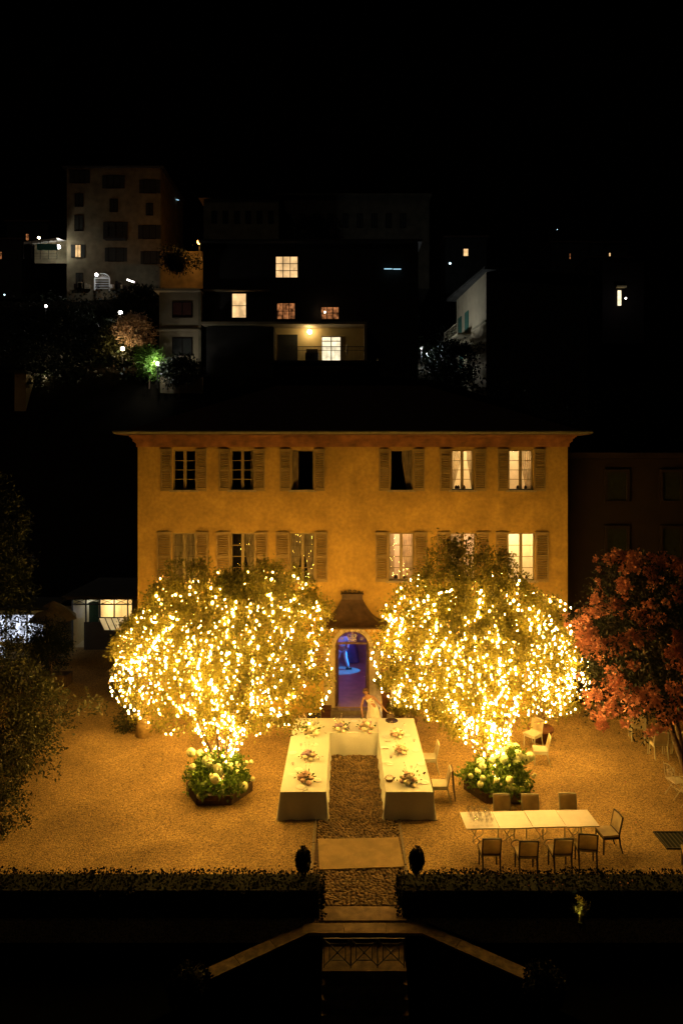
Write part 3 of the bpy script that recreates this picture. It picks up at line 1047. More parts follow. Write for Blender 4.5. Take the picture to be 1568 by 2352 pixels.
lit_tree('tree_with_fairy_lights', 'tall domed tree wrapped in fairy lights, between the long tables and the pink tree',
         'fairy lights covering the tall domed tree right of the long tables', (4.47, 20.15, .2),
         (3.7, 20.45, 4.0),
         [(3.65, 20.45, 3.95, 2.35, 1.6, 2.05), (3.65, 20.45, 5.5, 1.6, 1.2, 1.65), (2.5, 20.4, 3.9, 1.25, 1.15, 1.5), (2.5, 20.4, 4.9, 1.15, 1.0, 1.0), (4.95, 20.45, 4.7, 1.35, 1.0, 1.1), (5.1, 20.45, 3.7, 1.55, 1.2, 1.6), (4.1, 20.3, 2.65, 1.75, 1.1, 1.2), (2.6, 20.4, 3.15, 1.2, 1.05, 1.05), (5.4, 20.4, 3.0, 1.4, 1.1, 1.2)],
         31, 280, 900, 8, True, 6.5)
lit_tree('tree_with_fairy_lights', 'bushy potted tree with fairy lights at the right corner of the villa',
         'fairy lights on the potted tree at the right corner of the villa', (6.75, 23.6, .35),
         (7.0, 23.5, 2.9),
         [(7.0, 23.5, 3.0, 1.2, 1.1, 1.7), (7.35, 23.5, 2.0, .95, .9, 1.2), (6.4, 23.6, 3.1, 1.1, 1.0, 1.4)],
         47, 95, 260, 5, False, 4.7, per=60)
# terracotta pot below it, clay pot with round shrubs right of the door
def pot_shrub(label, x, y, rpot, hpot, rc, hc, seed, lm='shrub_leaf', z=0):
    t = thing('potted_shrub', label, 'potted plant', (x, y, z))
    m = MB(); m.lathe([(rpot * .7, 0), (rpot, hpot * .85), (rpot * 1.12, hpot * .86), (rpot * 1.12, hpot), (rpot * .95, hpot), (rpot * .9, hpot * .9)], 18)
    m.build('pot', 'terracotta', t, True)
    cr = Crown((0, 0, hpot + hc), [(0, 0, hpot + hc, rc, rc, hc)], seed, .05)
    pts, out = cr.clumps(70, 34, .06, seed, .5)
    obj('foliage', leaves_mesh('foliage', pts, .075, lm, out, seed=seed), t, 'stuff')
    m = MB(); m.tube([(0, 0, hpot * .8), (.02, 0, hpot + hc)], .025, 6, .015); m.build('stem', 'bark', t)
m = MB(); m.lathe([(.28, 0), (.40, .38), (.45, .385), (.45, .46), (.38, .46), (.36, .40)], 20, (6.75, 23.6, 0))
shape('plant_pot', m, 'terracotta', 'large clay pot holding the lit bushy tree at the villa right corner', 'pot', (6.75, 23.6, 0), smooth=True)
pot_shrub('round dark potted shrub beside the white panel right of the door', 1.98, 25.0, .20, .42, .34, .28, 5, 'citrus_leaf')
pot_shrub('taller potted shrub behind the black round tray, right of the door', 2.35, 24.45, .22, .4, .42, .5, 6, 'citrus_leaf')
pot_shrub('small shrub in a tall pot against the pilaster right of the arched door', 1.52, 25.25, .17, 1.15, .34, .33, 8, 'citrus_leaf')

# ================================================================== HEXAGONAL PLANTERS WITH HYDRANGEAS
def planter(cx, cy, label, hl, heads, seed, skew=0):
    t = thing('hexagonal_planter', label, 'planter', (cx, cy, 0))
    Rr, h, th = .98, .27, .05
    for k in range(6):
        a = R(60 * k + 30)
        for j in range(2):
            m = MB()
            m.box((0, 0, 0), (Rr - .03, th, h / 2 - .006))
            m.build('board', 'planter_wood', t, loc=(math.cos(a) * (Rr * .866 - th / 2), math.sin(a) * (Rr * .866 - th / 2), h / 4 + j * h / 2), ).rotation_euler = (0, 0, a + PI / 2)
    m = MB(); m.prism([(math.cos(R(60 * k)) * .91, math.sin(R(60 * k)) * .91) for k in range(6)], .01, .21)
    m.build('soil', 'soil', t)
    b = thing('hydrangea_bush', hl, 'shrub', (cx, cy, .21))
    cr = Crown((0, 0, .28), [(0, -.12, .22, .86, .78, .40 + .03 * skew), (.1 * skew, .1, .42, .6, .55, .42 + .12 * (skew > 0))], seed, .10)
    pts, out = cr.clumps(380, 19, .085, seed, .45, zmin=.0)
    obj('foliage', leaves_mesh('foliage', pts, .115, 'hydrangea_leaf', out, wid=.62, seed=seed), b, 'stuff')
    g = random.Random(seed)
    hm = []
    for k in range(3):
        m = MB(); m.ball((0, 0, 0), .12, 12, 8, .010, .9); hm.append(m.mesh('flower_head', 'hydrangea_petal', True))
    for (px, py, sc) in heads:
        # heads sit near the surface of the bush, found along the view direction
        best = None
        for yy in np.linspace(cy - .85, cy + .7, 60):
            p = Q(px, py, yy); q = np.array([p.x - cx, p.y - cy, p.z - .21])
            d = q - cr.c; L = np.linalg.norm(d)
            rr = cr.R((d / L)[None])[0]
            sc_ = abs(L - rr * 1.0)
            if best is None or sc_ < best[0] - 1e-4:
                best = (sc_, q)
            if L < rr: break
        o = obj('flower_head', g.choice(hm), b, loc=best[1]); sc = sc * 1.12
        o.scale = (sc, sc, sc); o.rotation_euler = (g.uniform(0, 3), g.uniform(0, 3), 0)
    for k in range(9):
        a = g.uniform(0, 6.28); m = MB()
        m.tube([(.1 * math.cos(a), .1 * math.sin(a), -.02), (.4 * math.cos(a), .4 * math.sin(a), .45)], .009, 4, .006)
        m.build('stem', 'bright_leaf', b)
    return t
def z3(x, y): return ((600 + x / 3.136) / 1.6327, (2650 + y / 3.136) / 1.6327)
def z2(x, y): return ((1650 + x / 1.723) / 1.6327, (2650 + y / 1.723) / 1.6327)
hl = [(365, 538, 1), (470, 550, .9), (560, 632, 1.25), (590, 680, 1.15), (385, 713, .85), (680, 725, 1.05), (700, 765, .8), (815, 715, 1.05), (900, 690, .95), (650, 850, 1.05), (612, 812, .6), (372, 912, .75), (475, 1050, .8), (535, 1150, .55), (982, 935, 1), (995, 765, .85), (1012, 660, .6), (1075, 650, .5), (905, 770, .6), (345, 800, .5), (1090, 850, .5)]
planter(-3.68, 20.05, 'low hexagonal wooden planter below the large lit tree, left of the long tables', 'white hydrangea bush around the foot of the left lit tree', [(*z3(a, b), c) for a, b, c in hl], 3)
hr = [(318, 288, 1.1), (372, 320, 1.1), (340, 345, 1.05), (410, 340, 1.1), (262, 362, 1), (270, 388, 1), (240, 420, .8), (197, 448, .6), (275, 462, .65), (258, 502, .75), (447, 475, .9), (466, 520, .9), (430, 512, .35), (440, 265, 1.3), (485, 268, 1.1), (400, 285, 1.1), (500, 312, 1.1), (485, 332, 1.1), (545, 338, 1.2), (580, 322, 1.05), (490, 360, .8), (550, 480, .8), (552, 500, .8), (600, 450, .5), (610, 440, .4), (525, 530, .6), (362, 475, .6), (555, 435, .5)]
planter(4.47, 20.15, 'low hexagonal wooden planter below the lit tree, behind the small white table', 'dense white hydrangea bush behind the small white table', [(*z2(a, b), c) for a, b, c in hr], 4, 2.5)

# ================================================================== PINK FLOWERING TREE
def pink_tree():
    base = Vector((10.3, 20.5, 0))
    t = thing('flowering_tree', 'large tree full of pink orange blossom at the right edge of the courtyard', 'tree', base)
    cr = Crown((9.7, 20.5, 4.3), [(9.7, 20.5, 4.35, 2.75, 2.4, 2.05), (8.75, 20.4, 5.4, 1.4, 1.3, 1.6), (10.5, 20.5, 5.2, 2.0, 1.8, 1.7), (8.4, 20.3, 3.4, 1.4, 1.4, 1.3), (11.5, 20.3, 2.8, 1.3, 1.5, 1.4)], 77, .10)
    pts, out = cr.clumps(700, 42, .16, 78, .5)
    obj('crown', leaves_mesh('crown', pts - np.array(base), .12, 'pink_tree_leaf', out, seed=79), t, 'stuff')
    for p in limb_paths((base.x, base.y, 0), [cr.c + np.array([math.cos(a) * 1.7, math.sin(a) * 1.5, .6 + (i % 3) * .7]) for i, a in enumerate((0.3, 1.6, 2.7, 3.6, 5.0))], 5):
        m = MB(); m.tube([tuple(q - base) for q in p], .09, 7, .02); m.build('limb', 'bark', t, True)
    # blossom clusters: cones of small crinkled petals
    cl = []
    for k in range(5):
        g = np.random.default_rng(100 + k)
        n = 44
        q = g.normal(size=(n, 3)) * np.array([.03, .03, .036])
        me = leaves_mesh('blossom_cluster', q, .052, 'pink_petal', q / .1, wid=.9, seed=100 + k)
        cl.append((q, me))
    g = np.random.default_rng(5)
    N = 2300
    d = g.normal(size=(N, 3)); d /= np.linalg.norm(d, axis=1)[:, None]
    vis = (d[:, 1] < .35)
    d = d[vis]
    # grouped along sprays
    keep = np.array([mnoise.noise(Vector(x) * 5.0) > -.02 for x in d])
    d = d[keep]
    p = cr.c + d * (cr.R(d) * g.uniform(.93, 1.05, len(d)))[:, None]
    order = np.argsort(p[:, 1])
    front = []
    for k in order:
        x = 792 + p[k][0] / p[k][1] * F
        if x < 1575 and len(front) < 290: front.append(k)
    fs = set(int(k) for k in front)
    rr = random.Random(3)
    for k in front:
        o = obj('blossom_cluster', rr.choice(cl)[1], t, loc=tuple(p[k] - np.array(base)))
        s_ = rr.uniform(1.0, 1.9); o.scale = (s_, s_, s_); o.rotation_euler = (rr.uniform(0, 3), rr.uniform(0, 3), rr.uniform(0, 3))
    rest = [k for k in range(len(p)) if k not in fs]
    P_ = np.concatenate([p[k] + rr.choice(cl)[0] * rr.uniform(.9, 1.7) for k in rest])
    obj('further_blossom', leaves_mesh('further_blossom', P_ - np.array(base), .058, 'pink_petal', None, wid=.9, seed=9), t, 'stuff')
pink_tree()

# ================================================================== HEDGES, TOPIARY
def hedge(label, x0, x1, y0, y1, h, seed, lm='hedge_leaf'):
    t = thing('clipped_hedge', label, 'hedge', ((x0 + x1) / 2, (y0 + y1) / 2, 0))
    cx, cy = (x0 + x1) / 2, (y0 + y1) / 2
    m = MB(); m.b2(x0 - cx + .05, x1 - cx - .05, y0 - cy + .05, y1 - cy - .05, -.45, h - .05)
    m.build('hedge_core', 'hedge_core', t)
    g = np.random.default_rng(seed)
    W, D = x1 - x0, y1 - y0
    def face(n, fx, fy, fz): return np.stack([fx(n), fy(n), fz(n)], 1)
    u = lambda a, b: (lambda n: g.uniform(a, b, n))
    k = lambda c, s=.03: (lambda n: c + g.normal(size=n) * s)
    dens = 640
    ps = [face(int(W * D * dens), u(x0, x1), u(y0, y1), k(h)),
          face(int(W * h * dens * .6), u(x0, x1), k(y0), u(0, h)), face(int(W * h * dens * .8), u(x0, x1), k(y1), u(0, h)),
          face(int(D * h * dens * 1.5), k(x0), u(y0, y1), u(0, h)), face(int(D * h * dens * 1.5), k(x1), u(y0, y1), u(0, h))]
    pts = np.concatenate(ps)
    pts[:, 2] += .03 * np.sin(pts[:, 0] * 2.3 + seed) * (pts[:, 2] > h * .6)
    out = np.zeros_like(pts); out[:, 2] = .6
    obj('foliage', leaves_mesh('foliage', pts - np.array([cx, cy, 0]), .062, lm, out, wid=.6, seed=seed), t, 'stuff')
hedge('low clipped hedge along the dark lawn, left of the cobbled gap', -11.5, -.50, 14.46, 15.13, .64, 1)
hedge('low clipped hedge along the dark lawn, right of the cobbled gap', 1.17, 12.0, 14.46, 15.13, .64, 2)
def added_ball_shrub(label, x, y, r, seed):  # added shrubs cover the wing ends, standing in for their fade into darkness
    t = thing('added_ball_shrub', label, 'shrub', (x, y, -.45))
    m = MB(); m.ball((0, 0, .5), r * .85, 10, 8, .01); m.tube([(0, 0, -.02), (0, 0, .4)], .05, 6); m.build('shrub_core', 'hedge_core', t)
    cr = Crown((0, 0, .5), [(0, 0, .5, r, r, r)], seed, .04)
    pts, out = cr.clumps(300, 8, .02, seed, .12)
    obj('foliage', leaves_mesh('foliage', pts, .06, 'shaded_hedge_leaf', out, wid=.6, seed=seed), t, 'stuff')
added_ball_shrub('added dark shrub covering the end of the left coping wing', -2.85, 12.6, .36, 7)
added_ball_shrub('added dark shrub covering the end of the right coping wing', 3.67, 12.6, .36, 8)
def topiary(label, x, y, seed):
    t = thing('topiary', label, 'topiary', (x, y, .55))
    m = MB(); m.tube([(0, 0, -.2), (0, 0, .2)], .03, 6); m.build('stem', 'bark', t)
    m = MB(); m.ball((0, 0, .42), .125, 10, 8, .004, 2.1); m.build('crown_core', 'hedge_core', t, True)
    cr = Crown((0, 0, .45), [(0, 0, .42, .148, .148, .29)], seed, .03)
    pts, out = cr.clumps(420, 8, .008, seed, .08)
    obj('foliage', leaves_mesh('foliage', pts, .032, 'hedge_leaf', out, wid=.6, seed=seed), t, 'stuff')
topiary('narrow egg shaped topiary on the end of the left hedge', -.915, 14.95, 4)
topiary('narrow egg shaped topiary on the end of the right hedge', 1.57, 14.95, 5)

# ================================================================== COPING WALLS, LANDING, RAILING
rw = thing('retaining_wall', 'low stone wall with pale coping that splays open around the sunken stair', 'wall', (.4, 14, 0))
segs = [((-.79, 14.07), (1.61, 14.07)), ((-.79, 14.07), (-2.72, 12.73)), ((1.61, 14.07), (3.54, 12.73))]
wdt = .29
def strip(a, b, w_, z0, z1, m, sidev=None):
    a, b = Vector((*a, 0)), Vector((*b, 0)); d = (b - a).normalized(); n = Vector((-d.y, d.x, 0)) * w_ / 2
    m.prism([((a - n).x, (a - n).y), ((b - n).x, (b - n).y), ((b + n).x, (b + n).y), ((a + n).x, (a + n).y)], z0, z1)
for i, (a, b) in enumerate(segs):
    A, B = Vector(a), Vector(b)
    L = (B - A).length; d = (B - A).normalized()
    n = max(2, int(L / .74))
    if i == 0:
        A = A - d * .08; L += .16
    for k in range(n):
        p, q = A + d * (L * k / n + .005), A + d * (L * (k + 1) / n - .006)
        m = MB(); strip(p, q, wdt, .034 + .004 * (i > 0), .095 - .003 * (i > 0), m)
        bw(m, 'coping_slab', 'coping_stone' if i == 0 else 'dimmed_stone', rw)
    m = MB(); strip(A + d * .03, A + d * L, wdt - .08, -2.09, .033, m)
    bw(m, 'masonry', 'wall_masonry', rw)
land = thing('landing', 'stone landing with steps below the coping, seen behind the iron railing', 'steps', (.37, 13.5, -.2))
m = MB(); m.b2(-.44, 1.18, 13.10, 13.895, -2.08, -.06); bw(m, 'landing_slab', 'dimmed_stone', land)
for k in range(7):
    m = MB(); m.b2(-.44, 1.18, 13.10 - .16 * (k + 1) + .002, 13.10 - .16 * k - .001, -2.08, -.06 - .155 * (k + 1)); bw(m, 'step', 'dimmed_stone', land)
ra = thing('iron_railing', 'black iron railing of three crossed squares below the wall coping', 'railing', (.37, 13.18, -.06))
cw = .515
for k in range(3):
    x0 = -.7725 + k * cw + .0
    z0 = .04
    m = MB()
    c = (x0 + cw / 2, 0, z0 + cw / 2)
    for sx in (-1, 1):
        m.tube([(c[0] - sx * cw / 2, 0, z0), (c[0] + sx * cw / 2, 0, z0 + cw)], .011, 5)
    q = cw * .30
    for a, b in (((-q, -q), (q, -q)), ((q, -q), (q, q)), ((q, q), (-q, q)), ((-q, q), (-q, -q))):
        m.tube([(c[0] + a[0], .012, c[2] + a[1]), (c[0] + b[0], .012, c[2] + b[1])], .010, 5)
    m.ball(c, .03, 8, 5)
    m.build('crossed_panel', 'wrought_iron', ra)
for k in range(4):
    m = MB(); m.tube([(-.7725 + k * cw, 0, -.0), (-.7725 + k * cw, 0, .575)], .013, 6); m.build('post', 'wrought_iron', ra)
m = MB(); m.tube([(-.79, 0, .565), (.79, 0, .565)], .012, 6); m.build('top_rail', 'wrought_iron', ra)

# rug
q = [P(729.9, 1927.9, .05), P(733.4, 1997.8, .05), P(928.4, 1991.2, .05), P(913.9, 1923.9, .05)]
m = MB()
n = 18
for j in range(n + 1):
    for i in range(n + 1):
        a = q[0].lerp(q[3], i / n); b = q[1].lerp(q[2], i / n); p = a.lerp(b, j / n)
        m.v.append((p.x, p.y, .060 + .004 * mnoise.noise(Vector((p.x * 3, p.y * 3, 0))))) 
for j in range(n):
    for i in range(n):
        a = j * (n + 1) + i; m.f.append((a, a + n + 1, a + n + 2, a + 1)); m.m.append(0)
k0 = len(m.v)
bord = [j * (n + 1) for j in range(n + 1)] + [n * (n + 1) + i for i in range(1, n + 1)] + [j * (n + 1) + n for j in range(n - 1, -1, -1)] + [i for i in range(n - 1, 0, -1)]
for b in bord: m.v.append((m.v[b][0], m.v[b][1], .042))
for i in range(len(bord)):
    j = (i + 1) % len(bord)
    m.f.append((bord[i], bord[j], k0 + j, k0 + i)); m.m.append(0)
shape('rug', m, 'rug_cloth', 'flat pale rug lying across the cobbled path in front of the tables', 'rug', (.3, 16.7, .04))

# ================================================================== LONG TABLES
def table_under(label, x0, x1, y0, y1, cat='table'):
    t = thing('banquet_table', label, cat, ((x0 + x1) / 2, (y0 + y1) / 2, 0))
    a, b = (x1 - x0) / 2 - .02, (y1 - y0) / 2 - .02
    m = MB(); m.b2(-a, a, -b, b, .705, .733); m.build('tabletop', 'table_wood', t)
    for sx in (-1, 1):
        for sy in (-1, 1):
            m = MB(); m.tube([(sx * (a - .1), sy * (b - .1), 0), (sx * (a - .1), sy * (b - .1), .704)], .03, 8); m.build('leg', 'table_wood', t)
def cloth(name, label, x0, x1, y0, y1, z, sides, seed):
    g = random.Random(seed)
    m = MB()
    nx_, ny_ = max(4, int((x1 - x0) / .05)), max(4, int((y1 - y0) / .035))
    for j in range(ny_ + 1):
        for i in range(nx_ + 1):
            x = x0 + (x1 - x0) * i / nx_; y = y0 + (y1 - y0) * j / ny_
            m.v.append((x, y, z + .004 * mnoise.noise(Vector((x * 2.4, y * 3.1, seed))) + .003 * max(0, 1 - abs(((y + .3) % 1.1) - .55) / .035) - .0045 * (min(x - x0, x1 - x, y - y0, y1 - y) < .01)))
    for j in range(ny_):
        for i in range(nx_):
            a = j * (nx_ + 1) + i; m.f.append((a, a + 1, a + nx_ + 2, a + nx_ + 1)); m.m.append(0)
    # drops: walk round the edge
    def drop(pts, nrm):
        lv = 7
        for r_ in range(lv + 1):
            t = r_ / lv
            for k, (p, nn, amp, ph) in enumerate(zip(pts, nrm, amps, phs)):
                off = .004 + t * (.012 + amp * (math.sin(ph) * .5 + .5)) + .012 * t ** 3
                zz = z - (z - .012) * t
                m.v.append((p[0] + nn[0] * off, p[1] + nn[1] * off, zz))
    loop = []
    st = .045
    corners = {'S': ((x0, y0), (x1, y0), (0, -1)), 'E': ((x1, y0), (x1, y1), (1, 0)), 'N': ((x1, y1), (x0, y1), (0, 1)), 'W': ((x0, y1), (x0, y0), (-1, 0))}
    order = [s_ for s_ in 'SENW' if s_ in sides]
    runs = [order] if len(order) == 4 or sides in ('S', 'N') else [[s_] for s_ in order]
    for run in runs:
        pts, nrm = [], []
        for idx, s_ in enumerate(run):
            a, b, nn = corners[s_]
            L = math.hypot(b[0] - a[0], b[1] - a[1]); n_ = int(L / st)
            for k in range(n_):
                u = k / n_
                pts.append((a[0] + (b[0] - a[0]) * u, a[1] + (b[1] - a[1]) * u)); nrm.append(nn)
            if len(run) > 1:
                b2 = corners[run[(idx + 1) % len(run)]][2]
                for f in (0, .33, .67):
                    v_ = Vector((nn[0] * (1 - f) + b2[0] * f, nn[1] * (1 - f) + b2[1] * f)).normalized()
                    pts.append(b); nrm.append(tuple(v_))
            else: pts.append(b); nrm.append(nn)
        n_ = len(pts)
        amps, phs = [], []
        ph = g.uniform(0, 6)
        for k in range(n_):
            ph += st * (10 + 8 * mnoise.noise(Vector((k * .06, seed, 0))))
            d = min(math.hypot(pts[k][0] - c[0], pts[k][1] - c[1]) for c in ((x0, y0), (x1, y0), (x0, y1), (x1, y1)))
            amps.append(.034 + .035 * math.exp(-(d / .2) ** 2) + .05 * abs(mnoise.noise(Vector((k * .05, 3, seed))))); phs.append(ph)
        k0 = len(m.v)
        drop(pts, nrm)
        closed = len(run) == 4
        for r_ in range(7):
            for k in range(n_ if closed else n_ - 1):
                k2 = (k + 1) % n_
                m.f.append((k0 + r_ * n_ + k, k0 + (r_ + 1) * n_ + k, k0 + (r_ + 1) * n_ + k2, k0 + r_ * n_ + k2)); m.m.append(0)
    shape(name, m, 'table_linen', label, 'tablecloth', ((x0 + x1) / 2, (y0 + y1) / 2, 0), 'white cloths on the long tables', True)
TZ = .745
AX = [(-1.75, -.505, 18.47, 23.68), (1.10, 2.38, 18.47, 23.68), (-.50, 1.095, 22.43, 23.68)]
for (x0, x1, y0, y1), lb, side in zip(AX, ('left arm', 'right arm', 'far side'), ('SENW', 'SENW', 'SN')):
    table_under('long table under the cloth forming the %s of the banquet horseshoe' % lb, x0, x1, y0, y1)
    cloth('tablecloth', 'floor length white cloth over the %s of the banquet horseshoe' % lb, x0, x1, y0, y1, TZ if lb != 'far side' else TZ - .003, side, hash(lb) % 7 if False else {'left arm': 1, 'right arm': 2, 'far side': 3}[lb])

def z1(x, y): return ((950 + x / 1.96) / 1.6327, (2600 + y / 1.96) / 1.6327)
def z5(x, y): return ((1420 + x / 4.704) / 1.6327, (2620 + y / 4.704) / 1.6327)
def bouquet(px, py, sc, label, seed, kinds):
    # the photo point is the middle of the bouquet, about 0.14 m above the cloth
    sc = sc * 1.22
    c = P(px, py, TZ + .11 * sc)
    t = thing('bouquet', label, 'flowers', (c.x, c.y, TZ + .003), 0, 'flower bowls on the long tables')
    m = MB(); m.lathe([(.04, 0), (.075 * sc, .03), (.085 * sc, .08), (.078 * sc, .08), (.05, .03)], 14); m.build('bowl', 'porcelain', t, True)
    g = np.random.default_rng(seed); r = random.Random(seed)
    q = g.normal(size=(70, 3)) * np.array([.075, .07, .03]) * sc + np.array([0, 0, .10 * sc])
    q[:, 2] = np.maximum(q[:, 2], .02)
    obj('foliage', leaves_mesh('foliage', q, .06 * sc, 'hydrangea_leaf', q * 8, wid=.55, seed=seed), t, 'stuff')
    for k in range(11):
        a = k * 2.4; rr = .045 * math.sqrt(k) * sc
        m = MB()
        rad_ = r.uniform(.045, .065) * sc
        m.ball((0, 0, 0), rad_, 9, 6, .006, .85)
        for j in range(5):
            b = j * 1.256; m.ball((rad_ * .55 * math.cos(b), rad_ * .55 * math.sin(b), rad_ * .1), rad_ * .6, 7, 4, .004, .8)
        m.build('blossom', r.choice(kinds), t, True, loc=(rr * math.cos(a), rr * math.sin(a), (.19 - .09 * (rr / .15) ** 2) * sc))
    for k in range(3):
        a = r.uniform(0, 6.28); m = MB()
        e = (.17 * math.cos(a) * sc, .17 * math.sin(a) * sc, .34 * sc)
        m.tube([(0, 0, .1), (e[0] * .6, e[1] * .6, .25 * sc), e], .004, 4); m.ball(e, .014, 6, 4); m.ball((e[0] * .8, e[1] * .8, .29 * sc), .012, 6, 4)
        m.build('sprig', r.choice(kinds), t)
ro, cr_, li = 'rose_petal', 'cream_petal', 'lilac_petal'
for (a, b, sc, lb, kd) in (
    (640, 240, 1.15, 'loose cream and lilac bouquet on the far table, nearer the left tree', (cr_, cr_, li)),
    (832, 232, 1.25, 'lilac and cream bouquet on the far table in front of the bride', (li, cr_, ro)),
    (1055, 290, 1.1, 'cream bouquet on the right table, the one nearest the black tray', (cr_, cr_, ro)),
    (1085, 412, 1.0, 'pale bouquet with dark leaves halfway down the right table', (cr_, ro, cr_)),
    (1145, 622, 1.2, 'coral and cream bouquet near the front of the right table', (ro, cr_, ro)),
    (400, 452, 1.05, 'bouquet with one lilac bloom in the middle of the left table', (ro, li, cr_)),
    (385, 615, 1.1, 'tall coral bouquet near the front of the left table', (ro, ro, cr_)),
    (425, 262, 1.5, 'leafy bouquet with white blooms at the far corner of the left table', (cr_,))):
    bouquet(*z1(a, b), sc, lb, int(a), kd)
# small things on the cloths
def plate(px, py, label, r=.13):
    p = P(px, py, TZ + .01); m = MB()
    m.lathe([(r * .6, 0), (r, .016), (r * .98, .02), (r * .6, .008)], 20, (p.x, p.y, TZ + .004))
    shape('plate', m, 'porcelain', label, 'plate', (p.x, p.y, TZ + .003), 'plates left on the tables', True)
plate(*z5(140, 672), 'white plate left of the bouquet nearest the black tray')
plate(*z5(800, 1480), 'white plate right of the front bouquet on the right table')
plate(*z5(495, 650), 'white plate right of the bouquet nearest the black tray', .11)
plate(*z1(290, 438), 'white plate on the left edge of the left table')
plate(*z1(345, 690), 'white plate in front of the front bouquet on the left table')
plate(*z1(960, 402), 'white plate on the inner edge of the right table', .11)
def napkin(px, py, label, w_=.2, d_=.1, rz=.1):
    p = P(px, py, TZ + .01); m = MB(); m.box((p.x, p.y, TZ + .012), (w_, d_, .014), rz=rz); m.box((p.x + .01, p.y, TZ + .024), (w_ * .8, d_ * .8, .008), rz=rz + .1)
    shape('napkin', m, 'table_linen', label, 'napkin', (p.x, p.y, TZ + .003), 'folded napkins on the tables')
for k, (a, b, l_) in enumerate(((330, 560, 'white plate behind the front bouquet on the left table'), (470, 640, 'white plate on the inner edge of the left table near its front'), (450, 380, 'white plate on the inner edge of the left table, halfway'), (300, 600, 'white plate on the outer front edge of the left table'), (1190, 420, 'white plate on the outer edge of the right table, halfway'), (1230, 520, 'white plate outside the dark corsage on the right table'), (740, 205, 'white plate on the far table between its two bouquets'), (1000, 520, 'white plate on the inner edge behind the wicker basket'))):
    plate(*z1(a, b), l_, .115)
for k, (a, b, l_) in enumerate(((290, 520, 'candle glass on the outer edge of the left table'), (480, 480, 'candle glass on the inner edge of the left table'), (1010, 470, 'candle glass on the inner edge of the right table'), (1180, 350, 'candle glass on the outer edge of the right table'), (700, 250, 'candle glass on the far table between the bouquets'))):
    p = P(*z1(a, b), TZ + .03)
    t = thing('candle_holder', l_, 'candle', (p.x, p.y, TZ + .004), 0, 'candle glasses on the long tables')
    m = MB(); m.lathe([(.028, 0), (.032, .08), (.029, .08), (.025, .006)], 10, cap=False); m.build('glass', 'drink_glass', t, True)
    m = MB(); m.lathe([(.022, .004), (.022, .045), (.003, .05)], 10); m.build('wax', 'porcelain', t, True)
napkin(*z5(150, 745), 'folded napkin on the inner edge of the right table, beside the plate')
napkin(*z1(380, 712), 'folded napkin at the front end of the left table', .17, .03, .7)
napkin(*z5(105, 880), 'flat folded napkin beside the middle bouquet on the right table', .22, .05, 0)
def wine_glass_mesh(h=.19, r=.036):
    m = MB(); m.lathe([(r * .95, 0), (r * .9, .003), (.004, .008), (.004, h * .45), (r * .7, h * .55), (r, h * .75), (r * .85, h), (r * .82, h), (r * .95, h * .75), (r * .5, h * .56)], 12, cap=False)
    return m.mesh('wine_glass', 'drink_glass', True)
gm = wine_glass_mesh()
for (x, y, l_) in ((600, 205, 'stemmed glass on the far table left of the cream bouquet'), (625, 200, 'second stemmed glass on the far table, just left of the cream bouquet'), (1160, 560, 'stemmed glass behind the front bouquet on the right table'), (350, 395, 'stemmed glass behind the lilac bloom bouquet on the left table'), (900, 235, 'stemmed glass on the far table right of the lilac bouquet')):
    p = P(*z1(x, y), TZ + .08); o = obj('wine_glass', gm, loc=(p.x, p.y, TZ + .003)); tag(o, l_, 'glass', 'glasses left on the long tables')
p = P(*z5(220, 355), TZ + .02)
m = MB(); m.lathe([(.19, 0), (.215, .012), (.215, .028), (.205, .028), (.2, .014)], 28, (p.x, 23.42, TZ + .003))
shape('tray', m, 'black_tray', 'round black tray at the far end of the right table', 'tray', (p.x, 23.42, TZ), smooth=True)
p = P(*z5(185, 1420), TZ + .06)
bk = thing('basket', 'small wicker basket with a dark bow at the inner front of the right table', 'basket', (p.x, p.y, TZ + .003))
m = MB(); m.lathe([(.07, 0), (.10, .07), (.11, .075), (.10, .085), (.09, .07)], 16, sx=1.25); m.build('bowl', 'wicker', bk, True)
m = MB(); m.lathe([(.09, .0), (.08, .03)], 14, (0, 0, .055), sx=1.2); m.build('cloth_lining', 'table_linen', bk)
m = MB(); m.ball((.12, -.03, .10), .028, 7, 5, .005, .7); m.ball((.15, -.01, .11), .022, 7, 5, .005, .7); m.tube([(.13, -.04, .09), (.12, -.08, .05)], .008, 4); m.build('bow', 'dark_wood', bk)
m = MB(); m.tube([(.10 * math.cos(a / 10 * PI) * 1.2, 0, .08 + .09 * math.sin(a / 10 * PI)) for a in range(11)], .006, 5); m.build('handle', 'wicker', bk)
p = P(*z1(1252, 590), TZ + .02)
m = MB(); m.ball((p.x, p.y, TZ + .03), .035, 7, 5, .01, .7); m.ball((p.x + .03, p.y + .01, TZ + .045), .022, 6, 4, .006)
shape('corsage', m, 'black_tray', 'small dark corsage near the outer edge of the right table', 'corsage', (p.x, p.y, TZ))

